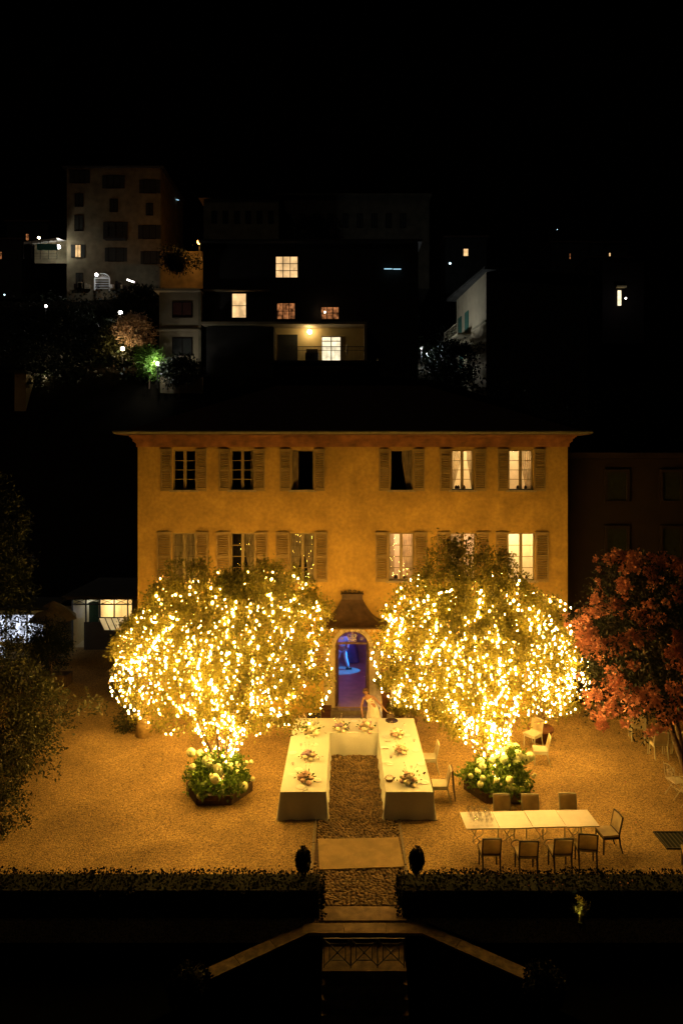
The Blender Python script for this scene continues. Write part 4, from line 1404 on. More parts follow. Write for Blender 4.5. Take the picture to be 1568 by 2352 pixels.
# ================================================================== CHAIRS
def make_chair(label, frame='dark_wood', panel='chair_fabric', loc=(0, 0, 0), rz=0, group=None, seatmat='chair_fabric'):
    """front towards -y, origin on the floor"""
    t = thing('dining_chair', label, 'chair', loc, rz, group)
    W, D, SH, H = .47, .46, .46, .90
    # seat: tapered pad
    m = MB(); m.prism([(-W / 2, -D / 2), (W / 2, -D / 2), (W / 2 - .02, D / 2 - .03), (-W / 2 + .02, D / 2 - .03)], SH - .035, SH + .015)
    m.build('seat', seatmat, t)
    m = MB(); m.b2(-W / 2 + .02, W / 2 - .02, -D / 2 + .015, -D / 2 + .04, SH - .09, SH - .036)
    m.b2(-W / 2 + .01, -W / 2 + .035, -D / 2 + .041, D / 2 - .05, SH - .09, SH - .036); m.b2(W / 2 - .035, W / 2 - .01, -D / 2 + .041, D / 2 - .05, SH - .09, SH - .036)
    m.build('seat_frame', frame, t)
    for sx in (-1, 1):
        m = MB(); m.tube([(sx * (W / 2 - .03), -D / 2 + .03, SH - .036), (sx * (W / 2 - .025), -D / 2 + .02, 0)], .022, 6, .016); m.build('leg', frame, t)
        m = MB(); m.tube([(sx * (W / 2 - .03), D / 2 - .04, SH - .02), (sx * (W / 2 - .03), D / 2 - .0, .2), (sx * (W / 2 - .03), D / 2 + .06, 0)], .022, 6, .016); m.build('leg', frame, t)
    f = MB()
    def bp(z): return D / 2 - .04 + .03 * ((z - SH) / .1) ** 1 * .75 if z > SH else D / 2 - .04
    for sx in (-1, 1):
        f.tube([(sx * (W / 2 - .022), bp(z), z) for z in np.linspace(SH - .03, H, 5)], .020, 6)
    f.tube([(-W / 2 + .022, bp(H - .01), H - .012), (0, bp(H - .01) + .012, H - .002), (W / 2 - .022, bp(H - .01), H - .012)], .020, 6)
    f.tube([(-W / 2 + .022, bp(SH + .02), SH + .035), (W / 2 - .022, bp(SH + .02), SH + .035)], .020, 6)
    f.build('back_frame', frame, t)
    b = MB()
    for k in range(6):
        pass
    x0, x1 = -W / 2 + .038, W / 2 - .038
    n = 5
    for side in (-.012, .012):
        k0 = len(b.v)
        for j in range(n + 1):
            z = SH + .045 + (H - .03 - SH - .045) * j / n
            for i in range(n + 1):
                u = i / n
                b.v.append((x0 + (x1 - x0) * u, bp(z) + side + .012 * math.sin(PI * u), z))
        for j in range(n):
            for i in range(n):
                a = k0 + j * (n + 1) + i
                b.f.append((a, a + 1, a + n + 2, a + n + 1) if side < 0 else (a, a + n + 1, a + n + 2, a + 1)); b.m.append(0)
    b.build('backrest', panel, t, True)
    return t
# pale chairs near the long tables
c0 = make_chair('pale chair drawn up to the right table, facing the middle bouquet', 'chair_paint', 'chair_fabric', (2.62, 21.3, 0), R(-90) , 'pale chairs around the long tables', 'chair_paint')
c1 = dup(c0, (2.72, 19.55, 0), R(-93), 'pale chair with a brown shawl hung over its back')
c2 = dup(c0, (6.25, 21.85, 0), R(-100), 'pale chair turned sideways right of the hydrangea planter')
c3 = dup(c0, (6.35, 23.1, 0), R(-50), 'pale chair standing behind another, below the lit potted tree')
c4 = dup(c0, (5.05, 21.5, 0), R(10), 'pale chair half hidden behind the white hydrangeas')
# shawl on c1
def chair_world(c, p): return c.matrix_basis @ Vector(p)
m = MB()
nu, nv = 12, 12
for j in range(nv + 1):
    t = j / nv
    for i in range(nu + 1):
        u = i / nu - .5
        wdth = .22 + .22 * min(1, abs(t - .15) * 1.4)
        if t < .15: y, z = .265, .93 - (.15 - t) * 1.2
        else: y, z = .315 + .07 * (t - .15), .94 - (t - .15) * .98
        if t < .15: y = .25 - .0
        m.v.append(tuple(chair_world(c1, (u * 2 * wdth * .8, y + .03 + .018 * math.sin(u * 26), z))))
for j in range(nv):
    for i in range(nu):
        a = j * (nu + 1) + i; m.f.append((a, a + 1, a + nu + 2, a + nu + 1)); m.m.append(0)
shape('shawl', m, 'brown_shawl', 'brown shawl hanging to the ground over a pale chair back', 'shawl', (c1.location.x + .3, c1.location.y, .05), smooth=True)

# small white table with its chairs
st = thing('folding_table', 'narrow white table with four top panels and curved legs near the right hedge', 'table', (4.585, 17.1, 0), R(2.3))
Lx, Ly = 3.3, .78
for k in range(4):
    m = MB(); m.b2(-Lx / 2 + k * Lx / 4 + .004, -Lx / 2 + (k + 1) * Lx / 4 - .004, -Ly / 2 - .012 * (k % 2), Ly / 2 - .012 * (k % 2), .715, .74 + .002 * (k % 3)); m.build('top_panel', 'lacquer_white', st)
for k in range(4):
    cx = -Lx / 2 + (k + .5) * Lx / 4
    for sy in (-1, 1):
        m = MB()
        m.tube([(cx - .02, sy * .12, .71), (cx - .20, sy * .25, .48), (cx - .22, sy * .32, .34)], .012, 6)
        m.tube([(cx + .02 + .15 * math.cos(a), sy * .33, .27 + .14 * math.sin(a)) for a in np.linspace(2.9, -1.2, 12)], .014, 6)
        m.tube([(cx - .12, sy * .33, .30), (cx + .10, sy * .36, 0)], .012, 6)
        m.tube([(cx + .08, sy * .33, .15), (cx - .10, sy * .36, 0)], .012, 6)
        m.build('leg', 'white_iron', st)
gl = [(x, y) for x in (1.46, 1.34, 1.22, 1.10, .98) for y in (-.27, -.13, .01, .15, .29)]
gi = 0
rn_ = ['front', 'second', 'middle', 'fourth', 'back']; cn_ = ['leftmost', 'second from left', 'central', 'second from right', 'rightmost']
for (x, y) in gl:
    pw = st.matrix_basis @ Vector((-x - .0 + random.uniform(-.02, .02), y + random.uniform(-.02, .02), .745))
    o = obj('wine_glass', gm, loc=pw); o.scale = (1.1, 1.1, random.uniform(.9, 1.15))
    tag(o, 'stemmed glass, %s column, %s row of the cluster on the white table' % (cn_[gi // 5], rn_[gi % 5]), 'glass', 'cluster of glasses on the narrow white table'); gi += 1
chairgrp = 'dark framed chairs around the narrow white table'
d0 = make_chair('dark framed chair nearest the rug, in front of the narrow white table', 'dark_wood', 'chair_fabric', (3.43, 16.22 + .0, 0), R(180), chairgrp)  # dark frame colour paints these chairs in silhouette
dup(d0, (4.27, 16.12, 0), R(179), 'dark framed chair in front of the table, second from the rug')
dup(d0, (5.10, 16.22, 0), R(181), 'dark framed chair in front of the table, third from the rug')
dup(d0, (5.78, 16.40, 0), R(172), 'slightly turned dark framed chair, front row end next to the side-on chair')
dup(d0, (6.55, 17.05, 0), R(-84), 'cream seated chair at the right end of the narrow table, seen from the side')
b0_ = dup(c0, (4.13, 17.75, 0), R(1), 'chair behind the narrow table, nearest the hydrangea planter front')
b1_ = dup(c0, (4.87, 17.75, 0), R(-1), 'chair behind the narrow table, middle of the three')
b2_ = dup(c0, (5.87, 17.8, 0), R(-2), 'chair behind the narrow table, farthest from the glasses')
for b_ in (b0_, b1_, b2_): b_['group'] = 'pale chairs behind the narrow white table'
dup(d0, (8.22, 16.15, 0), R(160), 'chair cut off by the right edge beside the dark grating')
# chairs under the pink tree
pg = 'pale chairs under the pink flowering tree'
e0 = make_chair('pale woven armchair standing with its back turned below the pink blossom', 'chair_paint', 'chair_fabric', (10.25, 22.35, 0), R(176), pg, 'chair_fabric')
for sx in (-1, 1):
    m = MB(); m.tube([(sx * .24, .20, .68), (sx * .27, -.18, .66), (sx * .27, -.20, 0)], .018, 6); m.build('armrest', 'chair_paint', e0)
dup(e0, (10.15, 23.7, 0), R(160), 'pale armchair mostly hidden by blossom, behind the woven one')
dup(e0, (11.05, 22.4, 0), R(190), 'pale armchair in deep shade under the blossom at the right edge')
def iron_chair(label, loc, rz):
    t = thing('garden_chair', label, 'chair', loc, rz, 'white wrought iron folding chairs')
    m = MB()
    for sx in (-1, 1):
        m.tube([(sx * .21, .24, .95), (sx * .20, .17, .45), (sx * .20, -.22, 0)], .010, 5)
        m.tube([(sx * .18, -.20, .45), (sx * .18, .22, 0)], .010, 5)
    m.tube([(-.20, .0, .22), (.20, .0, .22)], .008, 5)
    m.build('folding_frame', 'white_iron', t)
    m = MB()
    m.tube([(.20 * math.cos(a), .22 + .03 * math.sin(a), .82 + .12 * math.sin(a)) for a in np.linspace(0, PI, 10)], .009, 5)
    for k in range(5):
        x = -.14 + .07 * k; m.tube([(x, .225, .86 + .06 * math.cos(x * 6)), (x * .6, .20, .68), (x, .175, .5)], .007, 4)
    m.tube(scroll(-.08, .21, .70, .06, 1), .007, 4); m.tube(scroll(.08, .21, .70, .06, -1), .007, 4)
    m.tube([(-.2, .175, .5), (.2, .175, .5)], .008, 4)
    m.build('scroll_backrest', 'white_iron', t)
    m = MB()
    for k in range(7):
        m.b2(-.20, .20, -.21 + k * .06, -.17 + k * .06, .452, .464)
    m.build('seat', 'white_iron', t)
    for sx in (-1, 1):
        m = MB(); m.tube([(sx * .21, .20, .68), (sx * .24, -.1, .67), (sx * .22, -.16, .5)], .009, 5); m.build('armrest', 'white_iron', t)
    return t
iron_chair('white scrolled iron folding chair below the pink tree, the farther of two', (9.55, 19.75, 0), R(105))
iron_chair('white scrolled iron folding chair at the right edge, the nearer of two', (9.62, 18.95, 0), R(102))
# dark grating
gt = thing('floor_grating', 'dark rectangular iron grating set in the gravel right of the chairs', 'grating', (8.85, 17.45, 0))
m = MB(); m.b2(-.8, .8, -.36, .36, .003, .008); m.build('pit', 'hedge_core', gt)
m = MB(); m.b2(-.82, .82, -.39, -.361, .0, .03); m.b2(-.82, .82, .361, .39, .0, .03); m.b2(-.82, -.801, -.36, .36, 0, .03); m.b2(.801, .82, -.36, .36, 0, .03); m.build('frame', 'wrought_iron', gt)
for k in range(15):
    m = MB(); m.b2(-.745 + k * .1065 - .012, -.745 + k * .1065 + .012, -.355, .355, .01, .026); m.build('bar', 'wrought_iron', gt)

# red chest and dark box left of the door
m = MB(); m.b2(-.86, -.52, 24.75, 25.15, 0, .62); m.b2(-.88, -.50, 24.73, 25.17, .622, .66); m.b2(-.80, -.58, 24.735, 24.748, .1, .55)
shape('wooden_chest', m, 'red_wood', 'dark red wooden chest left of the door steps', 'chest', (-.69, 24.95, 0))
m = MB(); m.b2(-1.35, -.90, 24.55, 24.95, 0, .42); m.b2(-1.37, -.88, 24.53, 24.97, .422, .45); m.tube([(-1.2, 24.52, .3), (-1.125, 24.49, .3), (-1.05, 24.52, .3)], .01, 5)
shape('equipment_case', m, 'black_cloth', 'black case beside the red chest, behind the left table', 'case', (-1.12, 24.75, 0))
# petals and scraps on the gravel
g = np.random.default_rng(12)
n = 260
pp = np.stack([g.uniform(-6, 8.5, n), g.uniform(15.3, 24, n), np.full(n, .02)], 1)
pp[-40:, 2] = .68; pp[-40:, 1] = g.uniform(14.5, 15.1, 40); pp[-40:, 0] = g.uniform(3, 7, 40)
o = obj('fallen_petals', leaves_mesh('fallen_petals', pp, .035, 'pink_petal', None, wid=.8, seed=3), None, 'stuff')
o['label'] = 'small fallen petals scattered over gravel and hedge'; o['category'] = 'petals'

# ================================================================== PEOPLE
class Skel:
    def __init__(s): s.v = []; s.e = []; s.r = []
    def add(s, p, r, par=None):
        s.v.append(tuple(p)); s.r.append(r if isinstance(r, tuple) else (r, r)); i = len(s.v) - 1
        if par is not None: s.e.append((par, i))
        return i
    def chain(s, par, pts):
        for p, r in pts: par = s.add(p, r, par)
        return par
    def hand(s, wrist, d, side):
        """palm and five bent fingers; d = pointing direction, side = thumb side"""
        w_ = Vector(s.v[wrist]); d = Vector(d).normalized(); sd = Vector(side).normalized(); up = d.cross(sd).normalized()
        palm = s.add(w_ + d * .055, (.030, .016), wrist)
        for k, (ln, off) in enumerate(((.068, .030), (.078, .010), (.072, -.010), (.056, -.030))):
            a = w_ + d * .085 + sd * off
            q = s.add(a, .0105, palm)
            q = s.add(a + d * ln * .5 - up * .006, .009, q); s.add(a + d * ln - up * .026, .007, q)
        q = s.add(w_ + d * .035 + sd * .036, .012, palm); q = s.add(w_ + d * .062 + sd * .058, .010, q); s.add(w_ + d * .085 + sd * .062 - up * .01, .008, q)
    def build(s, name, matname, parent, sub=2, root=0):
        me = bpy.data.meshes.new(name)
        me.from_pydata(s.v, s.e, [])
        me.materials.append(MATS[matname])
        o = bpy.data.objects.new(name, me); COL.objects.link(o)
        if parent is not None: o.parent = parent
        md = o.modifiers.new('skin', 'SKIN')
        md.use_smooth_shade = True
        if not me.skin_vertices: bpy.context.view_layer.objects.active = o
        for i, r in enumerate(s.r):
            sv = me.skin_vertices[0].data[i]; sv.radius = r; sv.use_root = (i == root)
        sb = o.modifiers.new('sub', 'SUBSURF'); sb.levels = sub; sb.render_levels = sub
        return o
def face(parent, c, fwd, up):
    """eyes, mouth on the head"""
    c = Vector(c); f = Vector(fwd).normalized(); u = Vector(up).normalized(); r = f.cross(u).normalized()
    for sg in (-1, 1):
        m = MB(); m.ball(tuple(c + f * .088 + r * .032 * sg + u * .012), .011, 6, 4); m.build('eye', 'black_cloth', parent)
    m = MB(); m.tube([tuple(c + f * .094 - r * .02 - u * .055), tuple(c + f * .10 - u * .056), tuple(c + f * .094 + r * .02 - u * .055)], .006, 5); m.build('mouth', 'rose_petal', parent)

# --- bride behind the far table, bending forward with one arm out
BX, BY = .98, 24.15
bride = thing('person', 'woman in a sleeveless ivory gown bending forward behind the far table', 'person', (BX, BY, 0))
s = Skel()
pel = s.add((0, 0, .95), (.155, .11))
wa = s.add((-.05, -.05, 1.12), (.12, .09), pel)
ch = s.add((-.14, -.14, 1.32), (.145, .10), wa)
nk0 = s.add((-.20, -.20, 1.44), (.07, .06), ch)
nk = s.add((-.235, -.24, 1.50), .045, nk0)
hd = s.add((-.26, -.28, 1.58), (.078, .09), nk)
s.add((-.275, -.30, 1.66), (.068, .075), hd)
s.add((-.265, -.385, 1.555), .018, hd)     # nose
for sg in (-1, 1):
    k = s.add((.09 * sg, 0, .86), .105, pel)
    k = s.add((.10 * sg, -.03, .48), .068, k); k = s.add((.10 * sg, .02, .10), .045, k); s.add((.10 * sg, -.10, .04), .035, k)
    s.add((-.26 + .085 * sg, -.275, 1.585), .016, hd)  # ear
sh = s.add((-.32, -.16, 1.36), .052, ch); el = s.add((-.40, -.20, 1.08), .038, sh); wr = s.add((-.38, -.28, .84), .027, el)
s.hand(wr, (.1, -.2, -1), (1, -.3, 0))
sh = s.add((.04, -.12, 1.34), .052, ch); el = s.add((.24, -.10, 1.12), .038, sh); wr = s.add((.42, -.14, .92), .027, el)
s.hand(wr, (.7, -.1, -.7), (0, -1, 0))
bo = s.build('body', 'skin', bride)
face(bride, (-.26, -.29, 1.58), (-.1, -1, -.5), (-.1, -.45, 1))
m = MB()
prof = [(1.36, .155, .11, -.13, -.12), (1.27, .155, .125, -.12, -.12), (1.12, .128, .105, -.05, -.05), (.98, .175, .145, 0, 0), (.80, .21, .19, .02, .01), (.50, .27, .25, .04, .03), (.2, .34, .31, .05, .05), (.02, .40, .38, .05, .08)]
k0 = 0; n = 28
for (z, rx, ry, ox, oy) in prof:
    for j in range(n):
        a = 2 * PI * j / n; f = 1 + (.07 * math.sin(a * 9 + z * 2) if z < .9 else 0)
        m.v.append((ox + rx * f * math.cos(a), oy + ry * f * math.sin(a), z))
for i in range(len(prof) - 1):
    for j in range(n):
        j2 = (j + 1) % n; m.f.append((i * n + j, i * n + j2, (i + 1) * n + j2, (i + 1) * n + j)); m.m.append(0)
m.build('gown', 'ivory_silk', bride, True)
m = MB(); m.ball((-.265, -.255, 1.625), .098, 12, 8, .004, 1.0); m.ball((-.25, -.16, 1.60), .055, 8, 6, .004); m.ball((-.32, -.24, 1.55), .04, 8, 6); m.ball((-.20, -.22, 1.55), .04, 8, 6)
m.build('hair', 'brown_hair', bride, True)
bag = MB(); bag.box((BX + .60, BY - .16, .60), (.26, .12, .30), ry=R(8)); bag.tube([(BX + .50, BY - .16, .75), (BX + .52, BY - .16, .87), (BX + .62, BY - .16, .86), (BX + .68, BY - .16, .74)], .01, 5)
shape('handbag', bag, 'brown_shawl', 'brown bag held beside the woman in the ivory gown', 'bag', (BX + .6, BY - .16, .45))

# --- dancer lit blue inside the hall, mid stride
man = thing('person', 'man mid stride in a pale suit lit bright blue inside the hall', 'person', (-.13, 30.62, DZ0))
s = Skel()
pel = s.add((0, 0, .95), (.15, .11))
wa = s.add((0, .01, 1.10), (.135, .10), pel); ch = s.add((-.01, .0, 1.32), (.17, .115), wa)
nk = s.add((-.02, 0, 1.49), .055, ch); hd = s.add((-.03, -.01, 1.62), (.085, .095), nk); s.add((-.03, 0, 1.70), (.072, .08), hd); s.add((-.125, -.03, 1.60), .018, hd)
k = s.add((.10, -.02, .86), .10, pel); k = s.add((.17, -.03, .48), .07, k); k = s.add((.27, .0, .10), .05, k); s.add((.33, -.05, .04), .04, k)
k = s.add((-.10, .02, .86), .10, pel); k = s.add((-.20, .0, .50), .07, k); k = s.add((-.32, .10, .18), .05, k); s.add((-.40, .08, .05), .04, k)
sh = s.add((.19, 0, 1.42), .06, ch); el = s.add((.30, .05, 1.16), .045, sh); wr = s.add((.24, -.12, .96), .03, el); s.hand(wr, (-.3, -.5, -.6), (0, -1, .2))
sh = s.add((-.21, 0, 1.42), .06, ch); el = s.add((-.36, .05, 1.18), .045, sh); wr = s.add((-.42, -.10, 1.02), .03, el); s.hand(wr, (-.4, -.5, -.4), (0, -1, .2))
s.build('body', 'skin', man)
s2 = Skel()
pel = s2.add((0, 0, .97), (.175, .13))
k = s2.add((.10, -.02, .86), .118, pel); k = s2.add((.17, -.03, .48), .088, k); s2.add((.265, .0, .12), .072, k)
k = s2.add((-.10, .02, .86), .118, pel); k = s2.add((-.20, .0, .50), .088, k); s2.add((-.315, .09, .19), .072, k)
s2.build('trousers', 'blue_suit', man)
s2 = Skel()
pel = s2.add((0, 0, 1.00), (.18, .135)); wa = s2.add((0, .01, 1.12), (.16, .12), pel); ch = s2.add((-.01, 0, 1.34), (.195, .13), wa); s2.add((-.015, 0, 1.45), (.10, .08), ch)
sh = s2.add((.19, 0, 1.42), .078, ch); el = s2.add((.30, .05, 1.16), .062, sh); s2.add((.245, -.10, .985), .05, el)
sh = s2.add((-.21, 0, 1.42), .078, ch); el = s2.add((-.36, .05, 1.18), .062, sh); s2.add((-.415, -.08, 1.04), .05, el)
s2.build('jacket', 'blue_suit', man)
m = MB(); m.ball((-.02, .01, 1.685), .098, 10, 7, .004, .85); m.build('hair', 'brown_hair', man, True)
for (x, y) in ((.30, -.03), (-.37, .08)):
    m = MB(); m.box((x - .0, y, .04), (.26, .09, .07), rz=.2); m.build('shoe', 'black_cloth', man)
face(man, (-.03, -.01, 1.62), (-1, -.3, 0), (0, 0, 1))
# --- guest in a long dark blue dress with her back to the door
gu = thing('person', 'guest in a long dark blue dress deep inside the hall', 'person', (.33, 31.7, DZ0))
s = Skel()
pel = s.add((0, 0, .95), (.15, .11)); wa = s.add((0, 0, 1.1), (.12, .09), pel); ch = s.add((0, 0, 1.28), (.14, .10), wa)
nk = s.add((0, 0, 1.42), .045, ch); hd = s.add((0, 0, 1.53), (.078, .09), nk); s.add((0, 0, 1.61), (.065, .07), hd)
for sg in (-1, 1):
    k = s.add((.09 * sg, 0, .86), .10, pel); k = s.add((.09 * sg, 0, .45), .065, k); k = s.add((.09 * sg, 0, .08), .045, k); s.add((.09 * sg, -.09, .03), .03, k)
    sh = s.add((.17 * sg, 0, 1.34), .05, ch); el = s.add((.24 * sg, 0, 1.08), .037, sh); wr = s.add((.23 * sg, -.10, .88), .027, el); s.hand(wr, (0, -.3, -1), (-sg, -.3, 0))
s.build('body', 'skin', gu)
m = MB(); m.lathe([(.34, .02), (.28, .4), (.21, .8), (.17, .98), (.13, 1.1), (.155, 1.26), (.15, 1.33)], 20, sy=.8, cap=False); m.build('dress', 'navy_dress', gu, True)
m = MB(); m.ball((0, .02, 1.58), .095, 10, 7, .004, 1.1); m.build('hair', 'brown_hair', gu, True)

# ================================================================== LEFT SIDE: PAVILION, PARASOL, SHRUBS
pv = thing('glazed_pavilion', 'lit glass garden pavilion with cross braced transoms left of the villa', 'pavilion', (-12.4, 35, 0))
def qx(px, Y): return (px - 792) * Y / F
def qz(py, Y): return CAMH - (py - 1050) * Y / F
x0, x1 = qx(167, 35), qx(305, 35)
xs_ = [x0, qx(198, 35), qx(230.5, 35), qx(263, 35), qx(294, 35), x1]
zt, zm, zl, zb = qz(1376, 35), qz(1388, 35), qz(1419.5, 35), .02
m = MB()
for x in xs_: m.b2(x - .03, x + .03, 34.96, 35.04, zb, zt)
m.b2(x0, x1, 34.97, 35.03, zt - .03, zt + .04); m.b2(x0, x1, 34.965, 35.035, zm - .03, zm + .03); m.b2(xs_[2], x1, 34.965, 35.035, zl - .03, zl + .03)
for a, b in zip(xs_, xs_[1:]):
    m.tube([(a, 35, zm), (b, 35, zt)], .014, 4); m.tube([(a, 35, zt), (b, 35, zm)], .014, 4)
bw(m, 'frame', 'wrought_iron', pv)
m = MB(); m.b2(x0 - .4, x1 + .6, 34.6, 40, zt + .05, zt + .22); bw(m, 'roof', 'dark_render', pv)
for k, (a, b) in enumerate(zip(xs_, xs_[1:])):
    m = MB(); m.b2(a + .03, b - .03, 34.998, 35.004, zb, zt - .03); bw(m, 'pane', 'window_glass', pv)
m = MB()
m.face([(x0, 38.5, 0), (x1, 38.5, 0), (x1, 38.5, zt), (x0, 38.5, zt)]); m.face([(x0, 35.1, 0), (x0, 38.5, 0), (x0, 38.5, zt), (x0, 35.1, zt)]); m.face([(x1, 35.1, 0), (x1, 38.5, 0), (x1, 38.5, zt), (x1, 35.1, zt)])
m.face([(x0, 35.1, zt), (x1, 35.1, zt), (x1, 38.5, zt), (x0, 38.5, zt)]); m.face([(x0, 35.1, .02), (x1, 35.1, .02), (x1, 38.5, .02), (x0, 38.5, .02)])
bw(m, 'back_wall', 'room_plaster', pv)
m = MB(); m.b2(xs_[1] - .03, xs_[2] - .1, 35.5, 35.7, .02, zm - .02); bw(m, 'dark_curtain', 'green_shutter', pv)
point('pavilion_lamp', (xs_[3] + 12.4 + .4, 2.0, zt - .35), 150, (1, .80, .46), pv, .15)
m = MB(); m.b2(xs_[2] - .12, xs_[2] - .06, 35.1, 38.49, .03, zt - .01); bw(m, 'added_partition', 'room_plaster', pv)  # added inner wall keeping the warm lamp's light off the left panes
point('pavilion_lamp', (xs_[0] + 12.4 + .4, 2.4, zt - .5), 10, (.85, .95, .95), pv, .15)
m = MB(); m.b2(xs_[1], x1 + .6, 34.72, 34.8, 0, zl - .15); bw(m, 'added_dark_wall', 'dark_render', pv)  # added dark wall standing in for the unlit lower part of the interior
# slanted glass rails of the terrace in front
gr = thing('glass_balustrade', 'row of slanting translucent panels in front of the lit pavilion', 'railing', (-11.6, 34.2, .9))
mat('frosted_panel', (.7, .6, .38), .6, .1)
EM = emit('glowing_panel', (1, .70, .30), .55, .25, 1.5)  # panel glow is emission standing in for light coming through from behind
xa = qx(228, 34.2); xb = qx(300, 34.2)
zc, zd = qz(1420, 34.2), qz(1447, 34.2)
n = 5
for k in range(n):
    a = xa + (xb - xa) * k / n; b = xa + (xb - xa) * (k + 1) / n - .05
    m = MB(); sl_ = .28
    q = [(a + sl_, 34.2, zd), (b + sl_, 34.2, zd), (b, 34.2, zc), (a, 34.2, zc)]
    m.face(q); m.face([(x, y + .02, z) for x, y, z in q[::-1]])
    bw(m, 'panel', 'glowing_panel', gr)
    m = MB(); m.tube([(a - .02, 34.18, zc + .05), (a + sl_ - .02, 34.18, zd - .05)], .022, 5); bw(m, 'baluster', 'wrought_iron', gr)
m = MB(); m.tube([(xa - .05, 34.18, zc + .04), (xb, 34.18, zc + .04)], .03, 5); bw(m, 'rail', 'wrought_iron', gr)
# parasol
ps = thing('parasol', 'large dark parasol standing in shadow left of the lit pavilion', 'parasol', (-14.1, 33, 0))
m = MB(); m.tube([(0, 0, 0), (0, 0, 2.8)], .03, 8); m.build('pole', 'dark_wood', ps)
m = MB(); m.lathe([(1.15, 1.98), (1.12, 2.06), (.75, 2.42), (.35, 2.68), (.05, 2.84)], 8, cap=False); m.build('canopy', 'parasol_cloth', ps)
m = MB(); m.lathe([(.3, 0), (.3, .08), (.05, .1)], 12); m.build('base', 'coping_stone', ps)
# lit marquee behind the shrubs
mq = thing('lit_marquee', 'white and blue lit marquee glimpsed through the shrubs at the left edge', 'marquee', (-16.2, 32.5, 0))
m = MB()
for x in (-1.9, -.9, .1, 1.1, 1.9): m.b2(x - .04, x + .04, -.04, .04, 0, 2.5)
m.b2(-2.0, 2.0, -.05, .05, 2.3, 2.5); m.b2(-2.0, 2.0, -.05, .05, .9, .98); m.build('frame', 'white_plastic', mq)
for k, (a, b, z0_, z1_) in enumerate(((-1.86, -.94, .98, 2.3), (-.86, .06, .98, 2.3), (.14, 1.06, .98, 2.3), (1.14, 1.86, .98, 2.3), (-.86, .06, .25, .9), (-1.86, -.94, .1, .9))):
    m = MB(); m.b2(a, b, .0, .02, z0_, z1_); m.build('lit_panel', 'screen_white', mq)
m = MB(); m.prism([(-2.1, -.1), (2.1, -.1), (2.1, 2.5), (-2.1, 2.5)], 2.52, 2.62); m.build('roof', 'dark_render', mq)
# planter boxes with dense bushes
def trough(label, x, y, w_, d_, h):
    t = thing('planter_box', label, 'planter', (x, y, 0))
    for sx in (-1, 1):
        m = MB(); m.b2(sx * w_ / 2 - .025, sx * w_ / 2 + .025, -d_ / 2, d_ / 2, 0, h); m.build('side_panel', 'planter_wood', t)
        m = MB(); m.b2(-w_ / 2 + .03, w_ / 2 - .03, sx * d_ / 2 - .025, sx * d_ / 2 + .025, 0, h - .01); m.build('side_panel', 'planter_wood', t)
    m = MB(); m.b2(-w_ / 2 + .03, w_ / 2 - .03, -d_ / 2 + .03, d_ / 2 - .03, 0, h - .06); m.build('soil', 'soil', t)
trough('dark wooden planter box at the foot of the left shrubs', -12.6, 29.4, 1.5, .6, .5)
trough('dark wooden planter box nearest the left edge, under hanging foliage', -13.6, 27.3, 1.8, .6, .5)
def bush(label, name, cat, base, ells, nclump, per, size, lm, seed, group=None, depth=.5, sig=.12, stem=True, zmin=None):
    base = Vector(base)
    t = thing(name, label, cat, base, 0, group)
    c = ells[0][:3]
    cr = Crown(c, ells, seed, .12)
    pts, out = cr.clumps(nclump, per, sig, seed, depth, zmin)
    obj('crown' if 'tree' in name else 'foliage', leaves_mesh('leaves', pts - np.array(base), size, lm, out, seed=seed), t, 'stuff')
    if stem:
        for p in limb_paths(base, [Vector(e[:3]) + Vector((0, 0, e[5] * .4)) for e in ells], seed):
            m = MB(); m.tube([tuple(q - base) for q in p], .06, 6, .015); m.build('trunk' if 'tree' in name else 'stem', 'bark', t, True)
    return t
bush('tall dense shrub growing from the planter box left of the pavilion', 'tall_shrub', 'shrub', (-12.6, 29.4, .45), [(-12.75, 29.4, 1.7, .85, .7, 1.3)], 240, 40, .10, 'dark_leaf', 61)
bush('loose shrub in front of the blue lit marquee', 'tall_shrub', 'shrub', (-14.2, 28.2, .45), [(-14.2, 28.2, 1.6, 1.0, .7, 1.2), (-13.3, 28.2, 1.0, .9, .6, .9)], 95, 34, .12, 'shrub_leaf', 62)
bush('spreading tree with low leafy boughs reaching in from the left edge', 'spreading_tree', 'tree', (-11.3, 21.5, 0), [(-10.8, 21.5, 1.5, 1.9, 1.7, 1.5), (-9.3, 22.3, 1.45, 1.6, .7, .45), (-10.3, 20.0, 1.2, 1.5, 1.2, 1.0), (-11.5, 19, .9, 2.2, 1.3, .9), (-12, 23, 2.4, 1.7, 1.4, 1.0)], 560, 34, .12, 'shrub_leaf', 63, sig=.15)
bush('low shrub at the left edge of the gravel, in front of the spreading tree', 'low_shrub', 'shrub', (-8.9, 17.9, 0), [(-9.5, 18.1, .35, 1.4, .8, .55)], 150, 30, .10, 'shrub_leaf', 64, zmin=.0)
bush('tall dark tree rising along the left edge of the picture', 'dark_tree', 'tree', (-14.6, 26, 0), [(-14.4, 26, 5.8, 2.2, 2.0, 3.4), (-13.7, 26, 4.0, 1.4, 1.4, 1.6), (-14.6, 26, 8.2, 1.5, 1.6, 2.2)], 620, 34, .17, 'dark_leaf', 65)
bush('blue grey shrub at the foot of the thick lit trunk', 'low_shrub', 'shrub', (-7.9, 24.6, 0), [(-7.8, 24.5, .4, .5, .4, .5)], 60, 26, .09, 'shrub_leaf', 66, zmin=.0)
bush('thin bush against the villa wall above the lit potted tree', 'wall_climber', 'climber', (6.3, 25.6, 0), [(6.2, 25.7, 4.2, .9, .15, .7)], 40, 14, .09, 'dark_leaf', 67)
